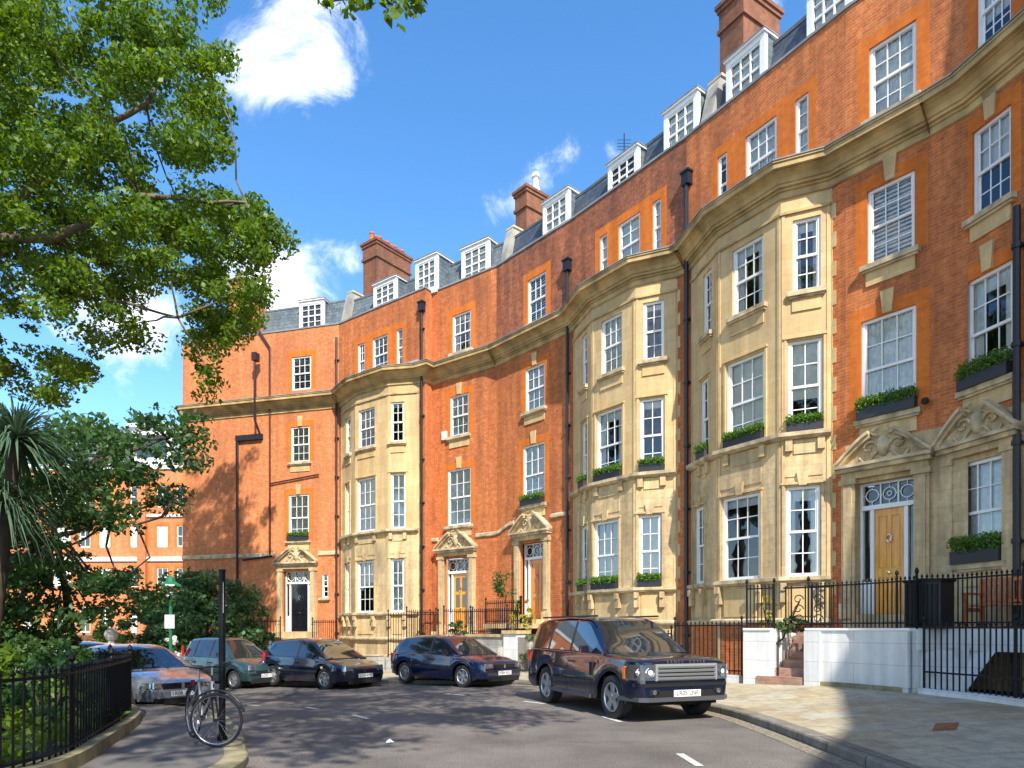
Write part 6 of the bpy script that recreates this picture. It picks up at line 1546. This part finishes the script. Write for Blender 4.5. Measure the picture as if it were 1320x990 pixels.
# ------------------------------------------------------------------ light, sky, camera
SUN_AZ = R(163.0); SUN_EL = R(43)
w = bpy.data.worlds.new('World'); scene.world = w; w.use_nodes = True; nt = w.node_tree; bg = nt.nodes['Background']
sky = N(nt, 'ShaderNodeTexSky', sky_type='NISHITA'); sky.sun_disc = False; sky.sun_elevation = SUN_EL; sky.sun_rotation = SUN_AZ
sky.air_density = 1.0; sky.dust_density = .25; sky.ozone_density = 2.2
tc = N(nt, 'ShaderNodeTexCoord')
# clouds: placed by direction (azimuth/elevation slopes), broken up by noise
sep = N(nt, 'ShaderNodeSeparateXYZ'); nt.links.new(tc.outputs['Generated'], sep.inputs[0])
ym = N(nt, 'ShaderNodeMath', operation='MAXIMUM'); nt.links.new(sep.outputs['Y'], ym.inputs[0]); ym.inputs[1].default_value = .05
def mth(op, a, b):
    m = N(nt, 'ShaderNodeMath', operation=op)
    for i, v in enumerate((a, b)):
        if v is None: continue
        if isinstance(v, (int, float)): m.inputs[i].default_value = v
        else: nt.links.new(v, m.inputs[i])
    return m.outputs[0]
U = mth('DIVIDE', sep.outputs['X'], ym.outputs[0]); Vv = mth('DIVIDE', sep.outputs['Z'], ym.outputs[0])
cmb = N(nt, 'ShaderNodeCombineXYZ'); nt.links.new(U, cmb.inputs[0]); nt.links.new(Vv, cmb.inputs[1])
n1 = N(nt, 'ShaderNodeTexNoise'); n1.inputs['Scale'].default_value = 7.5; n1.inputs['Detail'].default_value = 10; n1.inputs['Roughness'].default_value = .66; n1.inputs['Distortion'].default_value = .5
nt.links.new(cmb.outputs[0], n1.inputs['Vector'])
total = None
for (x, y, rx, ry, amp) in ((378,72,85,70,.34),(325,12,70,50,.32),(345,105,62,32,.46),(415,85,30,55,.40),(400,5,60,35,.26),(690,200,120,30,.10),(372,385,42,45,1.0),(330,350,55,60,.9),(190,430,46,60,.9),(120,330,70,60,.3),(200,130,80,80,.35),(60,380,60,60,.35),
        (745,205,55,26,.30),(690,235,25,40,.22),(640,270,30,40,.22),(435,330,34,20,.30),(470,330,26,22,.22),(560,560,30,30,.0),(1000,5,50,30,.3)):
    cu, cv = (x-CX)/F, (HZ-y)/F
    a = mth('DIVIDE', mth('SUBTRACT', U, cu), rx/F); b = mth('DIVIDE', mth('SUBTRACT', Vv, cv), ry/F)
    q = mth('ADD', mth('MULTIPLY', a, a), mth('MULTIPLY', b, b)); g = mth('MULTIPLY', mth('POWER', 2.718, mth('MULTIPLY', q, -1.0)), amp)
    total = g if total is None else mth('ADD', total, g)
# a scatter of cloud over the rest of the sky, well away from the view
n2 = N(nt, 'ShaderNodeTexNoise'); n2.inputs['Scale'].default_value = 2.6; n2.inputs['Detail'].default_value = 6; nt.links.new(tc.outputs['Generated'], n2.inputs['Vector'])
back_ = mth('MULTIPLY', mth('LESS_THAN', sep.outputs['Y'], .0), mth('MULTIPLY', mth('SUBTRACT', n2.outputs['Fac'], .40), 3.0))
total = mth('ADD', total, mth('MAXIMUM', back_, 0.0))
dens = mth('ADD', total, mth('MULTIPLY', mth('SUBTRACT', n1.outputs['Fac'], .5), 3.2))
mr = N(nt, 'ShaderNodeMapRange', interpolation_type='SMOOTHSTEP'); mr.inputs[1].default_value = .12; mr.inputs[2].default_value = 1.15; nt.links.new(mth('MULTIPLY', dens, mth('MINIMUM', mth('MULTIPLY', total, 6.0), 1.0)), mr.inputs[0])
hs_ = N(nt, 'ShaderNodeHueSaturation'); hs_.inputs['Saturation'].default_value = 1.25; hs_.inputs['Hue'].default_value = .500; hs_.inputs['Value'].default_value = 1.22; nt.links.new(sky.outputs[0], hs_.inputs['Color'])
mx = N(nt, 'ShaderNodeMix', data_type='RGBA'); nt.links.new(mr.outputs[0], mx.inputs['Factor']); nt.links.new(hs_.outputs[0], mx.inputs['A']); mx.inputs['B'].default_value = (6.3,6.6,7.1,1)
nt.links.new(mx.outputs['Result'], bg.inputs['Color']); bg.inputs['Strength'].default_value = .15
sl = bpy.data.lights.new('sun', 'SUN'); sl.energy = 4.3; sl.angle = R(.53); sl.color = (1,.93,.82)
so = bpy.data.objects.new('sun', sl); COL.objects.link(so)
dv = Vector((math.sin(SUN_AZ)*math.cos(SUN_EL), math.cos(SUN_AZ)*math.cos(SUN_EL), math.sin(SUN_EL)))
so.rotation_euler = dv.to_track_quat('Z', 'Y').to_euler(); so.location = dv*60
cam = bpy.data.cameras.new('camera'); co = bpy.data.objects.new('camera', cam); COL.objects.link(co); scene.camera = co
co.location = (0,0,EYE); co.rotation_euler = (R(90),0,0); cam.sensor_width = 36; cam.lens = 24.0; cam.shift_y = (HZ-495)/1320; cam.clip_end = 2000; cam.clip_start = .05
scene.view_settings.view_transform = 'Standard'; scene.view_settings.look = 'None'; scene.view_settings.gamma = 1; scene.view_settings.exposure = .84
scene.cycles.max_bounces = 8; scene.cycles.transparent_max_bounces = 12; scene.cycles.use_denoising = True
